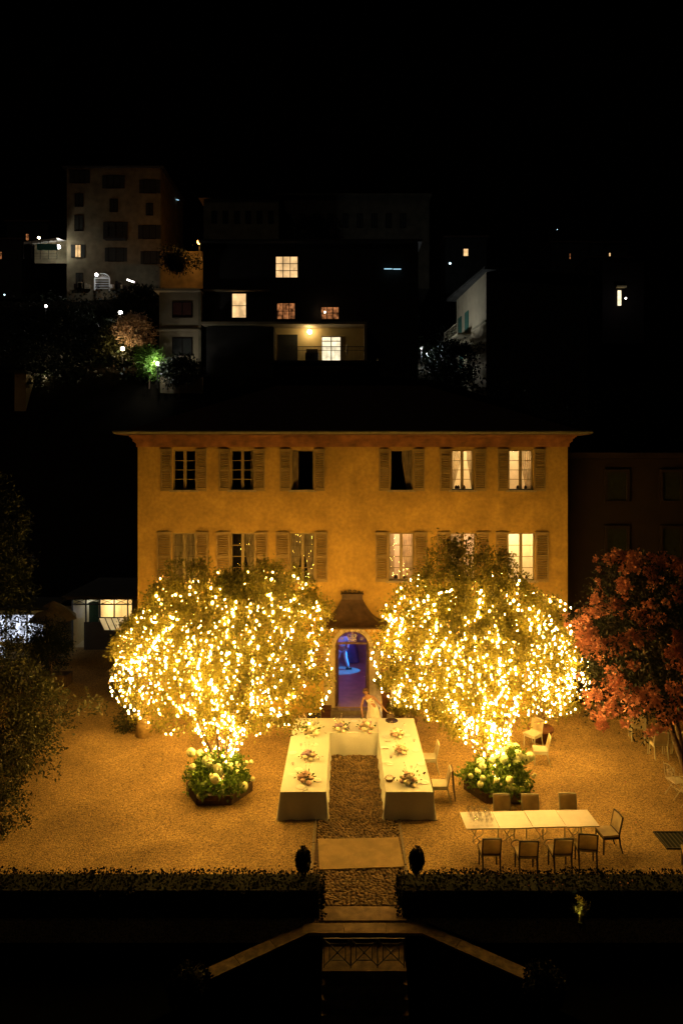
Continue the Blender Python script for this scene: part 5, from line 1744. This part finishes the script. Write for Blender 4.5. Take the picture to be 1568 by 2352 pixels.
# small spotlit plant on the dark lawn
bush('single small plant lit by a spotlight on the dark lawn right', 'small_plant', 'plant', (4.92, 14.25, .0), [(4.92, 14.25, .40, .12, .10, .22)], 34, 14, .05, 'yellow_leaf', 68, sig=.03)
su = thing('garden_spotlight', 'tiny spotlight beside the single plant on the dark lawn', 'lamp', (4.86, 14.12, .0))
m = MB(); m.tube([(0, 0, 0), (0, 0, .12)], .012, 6); m.lathe([(.03, 0), (.045, .06), (.04, .06)], 8, (0, 0, .12)); m.build('lamp_body', 'wrought_iron', su)
point('lamp', (0, .0, .24), 14, (1, .8, .35), su, .02, spot=R(46), rot=(R(150), 0, 0))

# ================================================================== HILLSIDE HOUSES
def far_house(label, px0, px1, pyt, pyb, Y, depth, wallmat, roof=None, roofmat='dark_render', name='hillside_house'):
    a, b = Q(px0, pyb, Y), Q(px1, pyt, Y)
    t = thing(name, label, 'house', ((a.x + b.x) / 2, Y, a.z))
    m = MB(); m.b2(a.x, b.x, Y, Y + depth, a.z - 6, b.z); bw(m, 'wall', wallmat, t)
    if roof == 'slab':
        m = MB(); m.b2(a.x - .25, b.x + .25, Y - .6, Y + depth + .3, b.z + .002, b.z + .18); bw(m, 'roof', roofmat, t)
    elif roof == 'hip':
        m = MB(); e = .5; z = b.z + .002; x0_, x1_, y0_, y1_ = a.x - e, b.x + e, Y - e, Y + depth + e
        m.b2(x0_, x1_, y0_, y1_, z, z + .12); z += .122
        i_ = min(depth, x1_ - x0_) / 2.2; hh = i_ * .45; ym_ = (y0_ + y1_) / 2
        r0, r1 = (x0_ + i_, ym_, z + hh), (x1_ - i_, ym_, z + hh)
        c = [(x0_, y0_, z), (x1_, y0_, z), (x1_, y1_, z), (x0_, y1_, z)]
        m.face([c[0], c[1], r1, r0]); m.face([c[2], c[3], r0, r1]); m.face([c[1], c[2], r1]); m.face([c[3], c[0], r0])
        bw(m, 'roof', roofmat, t)
    return t
def far_window(t, px0, px1, pyt, pyb, Y, pane='dark_shutter', frame='brown_render', nx=2, nz=1, fw=.07, shut=None, sw=.45):
    a, b = Q(px0, pyb, Y), Q(px1, pyt, Y)
    m = MB()
    y0, y1 = Y - .07, Y - .002
    m.b2(a.x - fw, a.x, y0, y1, a.z - fw, b.z + fw); m.b2(b.x, b.x + fw, y0, y1, a.z - fw, b.z + fw); m.b2(a.x, b.x, y0, y1, b.z, b.z + fw); m.b2(a.x, b.x, y0 - .06, y1, a.z - fw, a.z)
    for k in range(1, nx): xx = a.x + (b.x - a.x) * k / nx; m.b2(xx - .03, xx + .03, y0, y1 - .03, a.z, b.z)
    for k in range(1, nz): zz = a.z + (b.z - a.z) * k / nz; m.b2(a.x, b.x, y0 + .01, y1 - .035, zz - .022, zz + .022)
    w_ = bw(m, 'window', frame, t)
    m = MB(); m.b2(a.x, b.x, Y - .03, Y - .012, a.z, b.z); bw(m, 'pane', pane, w_)
    if shut:
        for xx in (a.x - fw - sw / 2, b.x + fw + sw / 2):
            m = MB(); m.b2(xx - sw / 2, xx + sw / 2, Y - .06, Y - .01, a.z - .05, b.z + .05); bw(m, 'shutter', shut, t)
# 1 tall grey house
YA = 87
A = far_house('tall pale grey five storey house on the hillside, upper left', 154, 369, 386, 668, YA, 12, 'grey_render', 'hip')
for px0, px1, y0_, y1_ in ((172, 196, 392, 420), (247, 276, 404, 432), (332, 358, 414, 443)):
    far_window(A, px0, px1, y0_, y1_, YA, shut='dark_shutter', sw=.55)
for px0, px1, y0_, y1_ in ((174, 191, 446, 474), (254, 270, 458, 486), (337, 351, 468, 494), (173, 191, 496, 530)):
    far_window(A, px0, px1, y0_, y1_, YA)
far_window(A, 250, 282, 511, 549, YA, shut='dark_shutter', sw=.6); far_window(A, 330, 358, 518, 548, YA, shut='dark_shutter', sw=.6)
far_window(A, 250, 284, 570, 600, YA, shut='dark_shutter', sw=.4); far_window(A, 332, 360, 578, 606, YA, shut='dark_shutter', sw=.4)
far_window(A, 174, 186, 563, 591, YA, 'warm_window', shut='dark_shutter', sw=.5); far_window(A, 176, 190, 628, 662, YA)
m = MB(); p0, p1 = Q(244, 553, YA), Q(292, 549, YA); m.b2(p0.x, p1.x, YA - 1.0, YA - .01, p0.z, p1.z)
for k in range(12): xx = p0.x + (p1.x - p0.x) * k / 11; m.b2(xx - .02, xx + .02, YA - 1.0, YA - .96, p1.z, p1.z + .9)
m.b2(p0.x, p1.x, YA - 1.0, YA - .96, p1.z + .9, p1.z + .95); bw(m, 'balcony', 'dark_render', A)
def wall_lamp(name, label, px, py, Y, energy, col, em, r=.12, pole=0, size=.15):
    r = r * .78
    p = Q(px, py, Y)
    t = thing(name, label, 'lamp', (p.x, Y, p.z - pole))
    m = MB()
    if pole: m.tube([(0, 0, 0), (0, 0, pole - r)], .05, 8, .035)
    else: m.tube([(0, .3, 0), (0, 0, 0)], .03, 6)
    m.build('post' if pole else 'bracket', 'wrought_iron', t)
    m = MB(); m.ball((0, 0, pole), r, 12, 8); m.build('globe', em, t, True)
    point('lamp', (0, -r * 2.4, pole), energy, col, t, size)
    return t
# terraces and lights round the tall house
T1 = thing('terrace_canopy', 'teal fabric canopy lit white on the terrace left of the tall grey house', 'awning', Q(118, 605, 88))
a, b = Q(80, 605, 88), Q(154, 553, 88)
m = MB(); c0_ = Q(86, 560, 88); c1_ = Q(150, 553, 88)
m.face([(a.x, 88, b.z - .5), (b.x, 88, b.z), (b.x, 85, b.z - .6), (a.x, 85, b.z - 1.1)]); m.face([(a.x, 85, b.z - 1.1), (b.x, 85, b.z - .6), (b.x, 85, b.z - .9), (a.x, 85, b.z - 1.4)])
bw(m, 'canopy_cloth', 'white_plastic', T1)
m = MB(); q0, q1 = Q(88, 575, 85.2), Q(133, 562, 85.2); m.b2(q0.x, q1.x, 84.9, 85.2, q0.z, q1.z); bw(m, 'valance', 'teal_cloth', T1)
m = MB(); m.b2(a.x, b.x, 88, 88.1, a.z, b.z); bw(m, 'back_panel', 'grey_render', T1)
m = MB()
for k in range(5): xx = a.x + (b.x - a.x) * k / 4; m.tube([(xx, 85, a.z - .3), (xx, 85, b.z - .9)], .04, 5)
for zz in (0, .35, .7): m.tube([(a.x, 85, a.z + zz - .3), (b.x, 85, a.z + zz - .3)], .02, 4)
bw(m, 'frame', 'dark_render', T1)
wall_lamp('wall_lamp', 'bright white lamp under the teal terrace canopy', 135, 567, 86.2, 150, (1, .95, .85), 'globe_white', .32)
wall_lamp('wall_lamp', 'small warm lamp above the teal canopy at far left', 90, 546, 89, 15, (1, .8, .5), 'globe_warm', .22)
# arched gate terrace
G = thing('terrace_gate', 'white arched gate with a fan light, lit at night below the tall grey house', 'gate', Q(235, 668, 84))
a, b = Q(218, 668, 84), Q(252, 640, 84)
m = MB()
m.tube([(a.x, 84, a.z), (a.x, 84, b.z)], .09, 6); m.tube([(b.x, 84, a.z), (b.x, 84, b.z)], .09, 6); m.tube([(a.x, 84, b.z), (b.x, 84, b.z)], .07, 6)
rr_ = (b.x - a.x) / 2; cx_ = (a.x + b.x) / 2
m.tube([(cx_ + rr_ * math.cos(PI * k / 12), 84, b.z + rr_ * .7 * math.sin(PI * k / 12)) for k in range(13)], .06, 5)
for k in range(1, 9): m.tube([(cx_, 84, b.z), (cx_ + rr_ * math.cos(PI * k / 9), 84, b.z + rr_ * .7 * math.sin(PI * k / 9))], .035, 4)
for k in range(1, 5): m.tube([(a.x, 84, a.z + (b.z - a.z) * k / 5), (b.x, 84, a.z + (b.z - a.z) * k / 5)], .04, 4)
bw(m, 'gate_frame', 'white_plastic', G)
W2 = thing('terrace_wall', 'pale terrace wall with garden furniture lit beneath the tall house', 'wall', Q(245, 668, 85))
a, b = Q(165, 670, 85), Q(335, 645, 85)
m = MB(); m.b2(a.x, b.x, 85, 85.3, a.z - 3, a.z + .3); bw(m, 'wall_body', 'grey_render', W2)
g = random.Random(4)
for k in range(16):
    x = a.x + (b.x - a.x) * g.uniform(.05, .75); h = g.uniform(.4, 1.1); m = MB(); m.b2(x, x + g.uniform(.2, .6), 84.4, 84.8, a.z + .25, a.z + .25 + h); bw(m, 'terrace_clutter', g.choice(('white_plastic', 'pale_render', 'brown_render', 'grey_render')), W2)
wall_lamp('wall_lamp', 'harsh white lamp beside the arched terrace gate', 222, 631, 83, 45, (.85, .95, 1), 'globe_white', .25)
m = MB(); p = Q(300, 645, 84); m.box((p.x, 84, p.z), (.9, .1, .14), ry=R(20)); shape('tube_light', m, 'globe_white', 'short slanting white tube light right of the arched gate', 'lamp', p)
m = MB(); p = Q(399, 457, 95); m.box((p.x, 95, p.z), (1.5, .08, .1), ry=R(12)); shape('tube_light', m, 'neon_blue', 'thin bluish tube light right of the tall grey house', 'lamp', p)
m = MB(); p = Q(891, 617.5, 53.7); m.box((p.x, 53.7, p.z), (.62, .06, .06)); shape('tube_light', m, 'neon_blue', 'left of two short blue white strips in the dark hillside centre', 'lamp', p)
m = MB(); p = Q(911.5, 618, 53.7); m.box((p.x, 53.7, p.z), (.62, .06, .06)); shape('tube_light', m, 'neon_blue', 'right of two short blue white strips in the dark hillside centre', 'lamp', p)
# orange lit lane
OL = thing('garden_wall', 'plastered garden wall glowing orange below the street lamp', 'wall', Q(418, 610, 80))
a, b = Q(368, 625, 82), Q(466, 577, 82); m = MB(); m.b2(a.x, b.x, 82, 82.3, a.z - 2, b.z); bw(m, 'wall_body', 'grey_render', OL)
wall_lamp('street_lamp', 'orange street lamp above the lane between the two upper houses', 458, 556, 79, 420, (1, .42, .08), 'lamp_orange', .34, 3.2)
bush('dark hedge plants silhouetted on the orange lit lane', 'lane_hedge', 'hedge', Q(420, 612, 78), [(Q(405, 588, 78).x, 78, Q(405, 600, 78).z, 2.6, .6, .9), (Q(440, 600, 78).x, 78, Q(440, 610, 78).z, 2.0, .6, .8), (Q(385, 600, 78).x, 78, Q(385, 580, 78).z, 1.0, .6, 1.0)], 150, 26, .3, 'dark_leaf', 71, sig=.35, stem=False)
# 3 upper long grey house
YC = 78
C = far_house('long faint grey house on the hill, its roof end catching orange light', 468, 640, 458, 560, YC, 10, 'grey_render', 'hip', 'brown_render')
C2 = far_house('long dim terrace of flats on the hill above the dark block', 641, 985, 452, 548, 82, 10, 'faint_render', 'slab', 'faint_render')
for k in range(6): far_window(C, 487 + k * 26, 497 + k * 26, 486, 512, YC)
for k in range(9): far_window(C2, 655 + k * 33, 667 + k * 33, 492, 522, 82)
# 4 dark block with lit windows
YD = 54
D = far_house('dark apartment block with a few warm lit windows above the porch', 466, 960, 560, 742, YD, 9, 'dark_render', 'slab')
far_window(D, 634, 683, 590, 638, YD, 'warm_window', 'dark_shutter', 3, 3, .05)
far_window(D, 534, 565, 675, 730, YD, 'warm_window', 'dark_shutter', 1, 2, .05)
far_window(D, 637, 677, 697, 733, YD, 'warm_window_dim', 'dark_shutter', 3, 2, .05)
far_window(D, 738, 777, 706, 733, YD, 'warm_window_dim', 'dark_shutter', 3, 2, .05)
wall_lamp('window_lantern', 'small glowing lantern in the right dim window of the dark block', 746, 717, 53.7, 3, (1, .6, .3), 'globe_warm', .10)
m = MB(); p0, p1 = Q(470, 671, YD), Q(620, 668, YD); m.b2(p0.x, p1.x, YD - .5, YD - .01, p0.z, p1.z); bw(m, 'ledge', 'grey_render', D)
bal = MB(); p0, p1 = Q(625, 735, 53.4), Q(790, 722, 53.4)
for k in range(40): xx = p0.x + (p1.x - p0.x) * k / 39; bal.b2(xx - .012, xx + .012, 53.38, 53.40, p0.z, p1.z + .2)
bw(bal, 'railing', 'wrought_iron', D)
# 5 porch house
YE = 52
E = thing('porch_house', 'house with a lit yellow porch, balcony railing and glazed door, hillside centre', 'house', Q(735, 832, YE))
def e2(px0, px1, pyt, pyb, y0, y1, name, mt, par=None):
    a, b = Q(px0, pyb, YE), Q(px1, pyt, YE); m = MB(); m.b2(a.x, b.x, y0, y1, a.z, b.z); return bw(m, name, mt, par or E)
e2(627, 840, 745, 940, YE + 1.6, YE + 6, 'back_wall', 'yellow_render')
e2(470, 626.5, 747, 940, YE + .6, YE + 6, 'side_wall', 'dark_render')
e2(462, 842, 739, 744.6, YE - .05, YE + 6, 'roof', 'pale_render')
e2(836, 842, 745, 828, YE, YE + 1.58, 'porch_end_wall', 'pale_render')
e2(622, 850, 828, 834, YE - .1, YE + 1.58, 'balcony_floor', 'dark_render')
a, b = Q(633, 828, YE), Q(680, 760, YE); m = MB(); m.b2(a.x, b.x, YE + 1.52, YE + 1.59, a.z, b.z); bw(m, 'closed_shutter', 'dark_shutter', E)
m = MB(); m.b2(a.x - .3, a.x - .1, YE + 1.3, YE + 1.58, a.z, b.z + .1); bw(m, 'pilaster', 'pale_render', E)
a, b = Q(737, 828, YE), Q(782, 764, YE)
m = MB()
for f in (0, .5, 1): xx = a.x + (b.x - a.x) * f; m.b2(xx - .04, xx + .04, YE + 1.5, YE + 1.58, a.z, b.z)
m.b2(a.x, b.x, YE + 1.5, YE + 1.58, b.z - .08, b.z); m.b2(a.x, b.x, YE + 1.51, YE + 1.57, b.z - .42, b.z - .36)
gd = bw(m, 'glazed_door', 'pale_render', E)
m = MB(); m.b2(a.x + .04, b.x - .04, YE + 1.56, YE + 1.575, a.z, b.z - .08); bw(m, 'pane', 'bright_room', gd)
m = MB(); p0, p1 = Q(650, 828, YE - .05), Q(836, 797, YE - .05)
for k in range(62): xx = p0.x + (p1.x - p0.x) * k / 61; m.b2(xx - .008, xx + .008, YE - .06, YE - .04, p0.z, p1.z)
m.b2(p0.x, p1.x, YE - .07, YE - .03, p1.z, p1.z + .05); m.b2(p0.x, p1.x, YE - .065, YE - .035, p1.z - .28, p1.z - .25); bw(m, 'railing', 'wrought_iron', E)
m = MB(); p = Q(715, 824, YE); m.b2(p.x - .5, p.x + .5, YE + .5, YE + 1.1, p.z, p.z + .55); m.b2(p.x - .45, p.x + .45, YE + 1.0, YE + 1.1, p.z + .55, p.z + .9)
shape('porch_bench', m, 'dark_wood', 'dark bench on the lit porch left of the glazed door', 'bench', (p.x, YE + .8, p.z))
m = MB(); p = Q(797, 800, YE); m.lathe([(.03, 0), (.09, .3), (.07, .8), (.02, 1.0)], 8, (p.x, YE + 1.0, p.z - .4)); shape('closed_parasol', m, 'pale_render', 'closed pale parasol standing on the porch right of the glazed door', 'parasol', (p.x, YE + 1.0, p.z - .4))
wl = wall_lamp('wall_lamp', 'bright round lamp on the yellow porch wall', 711, 762, YE + 1.3, 46, (1, .72, .30), 'globe_warm', .24)
# 6 annex
YG = 53
Fh = far_house('two storey annex with pale walls and shuttered windows left of the porch', 366, 456, 672, 900, YG, 6, 'pale_render', 'slab', 'pale_render', 'annex_house')
far_window(Fh, 398, 440, 695, 728, YG, 'wine_shutter'); far_window(Fh, 398, 440, 777, 815, YG, 'dark_shutter')
m = MB(); p0, p1 = Q(362, 761, YG), Q(460, 757, YG); m.b2(p0.x, p1.x, YG - .3, YG - .005, p0.z, p1.z); bw(m, 'string_course', 'pale_render', Fh)
m = MB(); p0, p1 = Q(457, 830, YG), Q(463, 672, YG); m.b2(p0.x, p1.x, YG - .2, YG + .3, p0.z, p1.z); bw(m, 'downpipe', 'grey_render', Fh)
# 7 white side-lit house on the right, seen at an angle
YH = 60
H = thing('white_house', 'white house end wall lit by cold street light, right of centre on the hill', 'house', Q(1080, 780, YH))
cR, cL = Q(1116, 612, 56), Q(1043, 655, 66)
m = MB()
zt_ = CAMH + (1050 - 625) * 56 / F; zb_ = CAMH + (1050 - 850) * 56 / F
wx0, wy0, wx1, wy1 = cR.x, 56, Q(1048, 700, 66).x, 66
m.face([(wx0, wy0, zb_ - 8), (wx1, wy1, zb_ - 8), (wx1, wy1, zt_), (wx0, wy0, zt_)])
m.cur = 1  # front and top get the dark colour, painting the front as unlit
m.face([(wx0, wy0, zb_ - 8), (wx0 + 9, wy0 + 2, zb_ - 8), (wx0 + 9, wy0 + 2, zt_), (wx0, wy0, zt_)])
m.face([(wx0, wy0, zt_), (wx1, wy1, zt_), (wx1 + 9, wy1 + 2, zt_), (wx0 + 9, wy0 + 2, zt_)])
bw(m, 'wall', ['pale_render', 'dark_render'], H)
m = MB(); o_ = .5
m.prism([(wx0 - .3, wy0 - .9), (wx0 + 9.5, wy0 + 1.2), (wx1 + 9.5, wy1 + 2.5), (wx1 - .9, wy1 + .5)], zt_ + .002, zt_ + .25); bw(m, 'roof', 'dark_render', H)
def hp(u, z, out): # point along the lit wall
    d = Vector((wx1 - wx0, wy1 - wy0, 0)); n = Vector((-d.y, d.x, 0)).normalized()
    q = Vector((wx0, wy0, 0)) + d * u + n * out; return (q.x, q.y, z)
sgn_ = -1 if hp(0, 0, 1)[0] > wx0 else 1
def hbox(u0, u1, z0, z1, o0, o1, name, mt):
    m = MB(); q = [hp(u0, z0, sgn_ * o0), hp(u1, z0, sgn_ * o0), hp(u1, z0, sgn_ * o1), hp(u0, z0, sgn_ * o1)]
    m.v = q + [(x, y, z1) for x, y, z in q]
    m.f = [(0, 1, 2, 3), (4, 5, 6, 7), (0, 1, 5, 4), (1, 2, 6, 5), (2, 3, 7, 6), (3, 0, 4, 7)]; m.m = [0] * 6
    return bw(m, name, mt, H)
zm_ = zb_ + 3.7
hbox(0, 1, zm_ + .3, zm_ + .45, .005, .08, 'string_course', 'grey_render')
hbox(.45, .98, zm_ + .0, zm_ + .16, .05, 1.3, 'balcony_floor', 'grey_render')
hbox(.55, .68, zm_ + .2, zm_ + 2.4, .005, .05, 'window', 'green_shutter'); hbox(.8, .93, zm_ + .2, zm_ + 2.4, .005, .05, 'window', 'green_shutter')
hbox(.75, .88, zb_ + 1.2, zb_ + 2.6, .005, .05, 'window', 'green_shutter')
m = MB()
for k in range(12):
    m.tube([hp(.45 + .53 * k / 11, zm_ + .16, sgn_ * 1.25), hp(.45 + .53 * k / 11, zm_ + 1.1, sgn_ * 1.25)], .02, 4)
m.tube([hp(.45, zm_ + 1.1, sgn_ * 1.25), hp(.98, zm_ + 1.1, sgn_ * 1.25)], .025, 4)
bw(m, 'balcony_railing', 'grey_render', H)
m = MB()
for k in range(9): m.tube([hp(.02 + .6 * k / 8, zb_ + .2, sgn_ * .9), hp(.02 + .6 * k / 8, zb_ + 1.2, sgn_ * .9)], .02, 4)
m.tube([hp(.02, zb_ + 1.2, sgn_ * .9), hp(.62, zb_ + 1.2, sgn_ * .9)], .02, 4); bw(m, 'terrace_railing', 'dark_shutter', H)
lp = hp(.45, zb_ + 2.6, sgn_ * 4.5)
LP = thing('street_lamp', 'cold street lamp in front of the white end wall on the hill', 'lamp', (lp[0], lp[1], lp[2] - 3))
m = MB(); m.tube([(0, 0, 0), (0, 0, 2.85)], .05, 8); m.build('post', 'wrought_iron', LP)
m = MB(); m.lathe([(.12, 2.85), (.16, 2.95), (.02, 3.02)], 8); m.build('lamp_head', 'wrought_iron', LP)
point('lamp', (0, 0, 2.6), 1400, (.85, .95, 1.0), LP, .1)
bush('dark bush on the terrace below the white end wall', 'low_shrub', 'shrub', hp(.3, zb_ - .6, sgn_ * 1.6), [(*hp(.35, zb_, sgn_ * 1.9)[:2], 18.1, 2.6, 2.4, 1.7), (*hp(.9, zb_, sgn_ * 1.9)[:2], 18.6, 1.8, 2.0, 1.6), (*hp(.0, zb_, sgn_ * 1.4)[:2], 18.0, 1.4, 1.2, 1.5)], 330, 26, .22, 'shaded_hedge_leaf', 81, sig=.2, stem=False)
# 8 small far houses and window lights
def dot_house(label, px, py, w_, h_, Y, em, win=None):
    p = Q(px, py, Y); s_ = Y / F
    t = thing('distant_house', label, 'house', (p.x, Y, p.z - 2.2))
    m = MB(); m.b2(p.x - 3, p.x + 3, Y, Y + 5, p.z - 6, p.z + 2.2); bw(m, 'wall', 'dark_render', t)
    m = MB(); m.prism([(p.x - 3.3, Y - .3), (p.x + 3.3, Y - .3), (p.x + 3.3, Y + 5.3), (p.x - 3.3, Y + 5.3)], p.z + 2.201, p.z + 2.4); bw(m, 'roof', 'roof_clay', t)
    m = MB(); m.b2(p.x - w_ * s_ / 2 - .1, p.x + w_ * s_ / 2 + .1, Y - .05, Y - .001, p.z - h_ * s_ / 2 - .1, p.z + h_ * s_ / 2 + .1); wf = bw(m, 'window', 'dark_shutter', t)
    m = MB(); m.b2(p.x - w_ * s_ / 2, p.x + w_ * s_ / 2, Y - .07, Y - .052, p.z - h_ * s_ / 2, p.z + h_ * s_ / 2); bw(m, 'pane', em, wf)
    return t
dot_house('far dark house with one bright window, hilltop right of centre', 1069, 580, 10, 16, 100, 'warm_window')
dot_house('far house with a thin lit window slit, first from the centre', 1308, 589, 2, 12, 110, 'warm_window_dim')
dot_house('far house with a thin lit window slit, nearer the right edge', 1361.5, 590, 3, 17, 112, 'warm_window')
dot_house('far house with the rightmost thin lit window slit', 1399, 590, 3, 17, 110, 'warm_window')
dot_house('small far house with a pale square window, lower right hill', 1398, 629, 9, 7, 96, 'pale_room')
dot_house('far house at the very left edge with a dim orange window', 1, 587, 8, 16, 95, 'warm_window_dim')
dot_house('far house above the left terrace with a dim orange window', 64, 545, 6, 14, 99, 'warm_window_dim')
TW = thing('narrow_house', 'narrow yellow lit doorway on the far right hillside', 'house', Q(1420, 702, 90))
a, b = Q(1417, 702, 90), Q(1425, 662, 90); m = MB(); m.b2(a.x - 2, b.x + 3, 90, 94, a.z - 5, b.z + 3.5); bw(m, 'wall', 'brown_render', TW)
m = MB(); m.b2(a.x, b.x, 89.9, 89.99, a.z, b.z - .3); bw(m, 'doorway', 'bright_room', TW)
m = MB(); m.b2(a.x - .3, b.x + .5, 89.4, 89.98, b.z, b.z + .2); bw(m, 'porch_roof', 'yellow_render', TW)
wall_lamp('wall_lamp', 'small cold lamp beside the narrow lit doorway, far right', 1436, 685, 88, 25, (.8, .85, 1), 'globe_white', .14)
wall_lamp('wall_lamp', 'tiny blue lamp below the bright far window', 1033, 605, 97, 6, (.5, .8, 1), 'lamp_cyan', .2)
# lamps and lit garden left of the annex
wall_lamp('garden_lamp', 'white lamp on a short post high on the left slope', 106, 703, 62, 30, (1, .95, .95), 'globe_white', .15, 1.2)
wall_lamp('garden_lamp', 'white globe lamp in the middle of the left slope', 277, 718, 58, 40, (1, .93, .82), 'globe_white', .21, 1.8)
wall_lamp('garden_lamp', 'warm globe lamp below the pinkish tree', 282, 801, 54, 150, (1, .72, .36), 'globe_warm', .21, 1.2)
wall_lamp('garden_lamp', 'cold globe lamp beside the bright green tree', 362, 835, 50.5, 150, (1, .98, .9), 'globe_white', .16, 1.8)
wall_lamp('garden_lamp', 'tiny cyan light on the far left slope', 11, 677, 75, 2, (.5, .9, 1), 'lamp_cyan', .11)
wall_lamp('garden_lamp', 'tiny green point light high on the right hill', 1279, 527, 120, 1, (.3, 1, .4), 'lamp_cyan', .07)
def ft(label, px, py, Y, rx, rz, lm, seed, n=170, size=.22, nm='garden_tree'):
    p = Q(px, py, Y)
    return bush(label, nm, 'tree', (p.x, Y, p.z - rz - 1.2), [(p.x, Y, p.z, rx, rx * .8, rz)], n, 22, size, lm, seed, None, .5, .2)
ft('pale pinkish tree lit from below by the warm globe lamp', 308, 768, 55.2, 1.5, 1.25, 'pale_pink_leaf', 91)
ft('olive tree left of the pinkish one, edges lit by the warm lamp', 262, 785, 55.5, 1.5, 1.3, 'shrub_leaf', 92)
ft('bright green tree left of the cold globe lamp', 343, 832, 51.2, 1.0, 1.1, 'bright_leaf', 93, 200, .17)
ft('dark tree with pale flowers in front of the annex foot', 412, 852, 50.2, 1.5, .9, 'dark_leaf', 94)
ft('dark leafy tree on the lower left slope', 105, 850, 52, 2.6, 1.7, 'dark_leaf', 95, 230)
ft('dark tree on the slope below the first white lamp', 165, 760, 58, 3.2, 2.0, 'dark_leaf', 96, 230, .26)
ft('low dark tree under the tall grey house', 330, 700, 66, 3.0, 1.5, 'dark_leaf', 97, 230, .28)
ft('dark tree above the dark block roof', 720, 538, 74, 3.2, 1.5, 'dark_leaf', 98, 200, .3)
bush('low leafy hedge row lit by the warm globe lamp', 'garden_hedge', 'hedge', Q(310, 806, 53), [(Q(310, 806, 53).x, 53.3, Q(310, 812, 53).z, 2.4, .5, .35)], 120, 18, .17, 'shrub_leaf', 99, sig=.12, stem=False)
WF = thing('garden_wall', 'low garden wall lit pale behind a fence under the annex', 'wall', Q(420, 895, 50.8))
a, b = Q(368, 897, 51), Q(465, 866, 51); m = MB(); m.b2(a.x, b.x, 51, 51.3, a.z - 2, b.z); bw(m, 'wall_body', 'grey_render', WF)
fe = thing('garden_fence', 'thin upright bar fence in front of the pale garden wall', 'fence', Q(430, 897, 50.4))
a, b = Q(400, 897, 50.4), Q(465, 862, 50.4)
for k in range(13):
    xx = a.x + (b.x - a.x) * k / 12; m = MB(); m.tube([(xx, 50.4, a.z), (xx, 50.4, b.z)], .018, 4); bw(m, 'bar', 'wrought_iron', fe)
m = MB(); m.tube([(a.x, 50.4, b.z - .1), (b.x, 50.4, b.z - .1)], .02, 4); bw(m, 'rail', 'wrought_iron', fe)
SH = far_house('small pale shed wall at the far left, above the dark trees', 34, 60, 858, 890, 50, 3, 'pale_render', 'slab', name='garden_shed')
wall_lamp('garden_lamp', 'yellow light glowing inside the dark foliage at lower left', 108, 866, 51.5, 14, (1, .85, .45), 'globe_warm', .09)
# loose woods on the hillside
g = np.random.default_rng(55)
n = 900
cx_ = g.uniform(-60, 60, n); cy_ = 50 + g.uniform(0, 1, n) ** 1.6 * 70
cz_ = np.array([hill(float(x), float(y)) for x, y in zip(cx_, cy_)])
# keep clear of the built strip in front of the houses
keep = ~((cy_ < 56) & (cx_ > -15) & (cx_ < 3)) & ~((cy_ > 56) & (cy_ < 66) & (cx_ > -13) & (cx_ < 8))
c_ = np.stack([cx_, cy_, cz_ + .5], 1)[keep]
pts = np.repeat(c_, 44, 0) + g.normal(size=(len(c_) * 44, 3)) * np.array([.9, .9, .45])
obj('hillside_shrubs', leaves_mesh('hillside_shrubs', pts, .34, 'dark_leaf', None, wid=.6, seed=6), None, 'stuff')
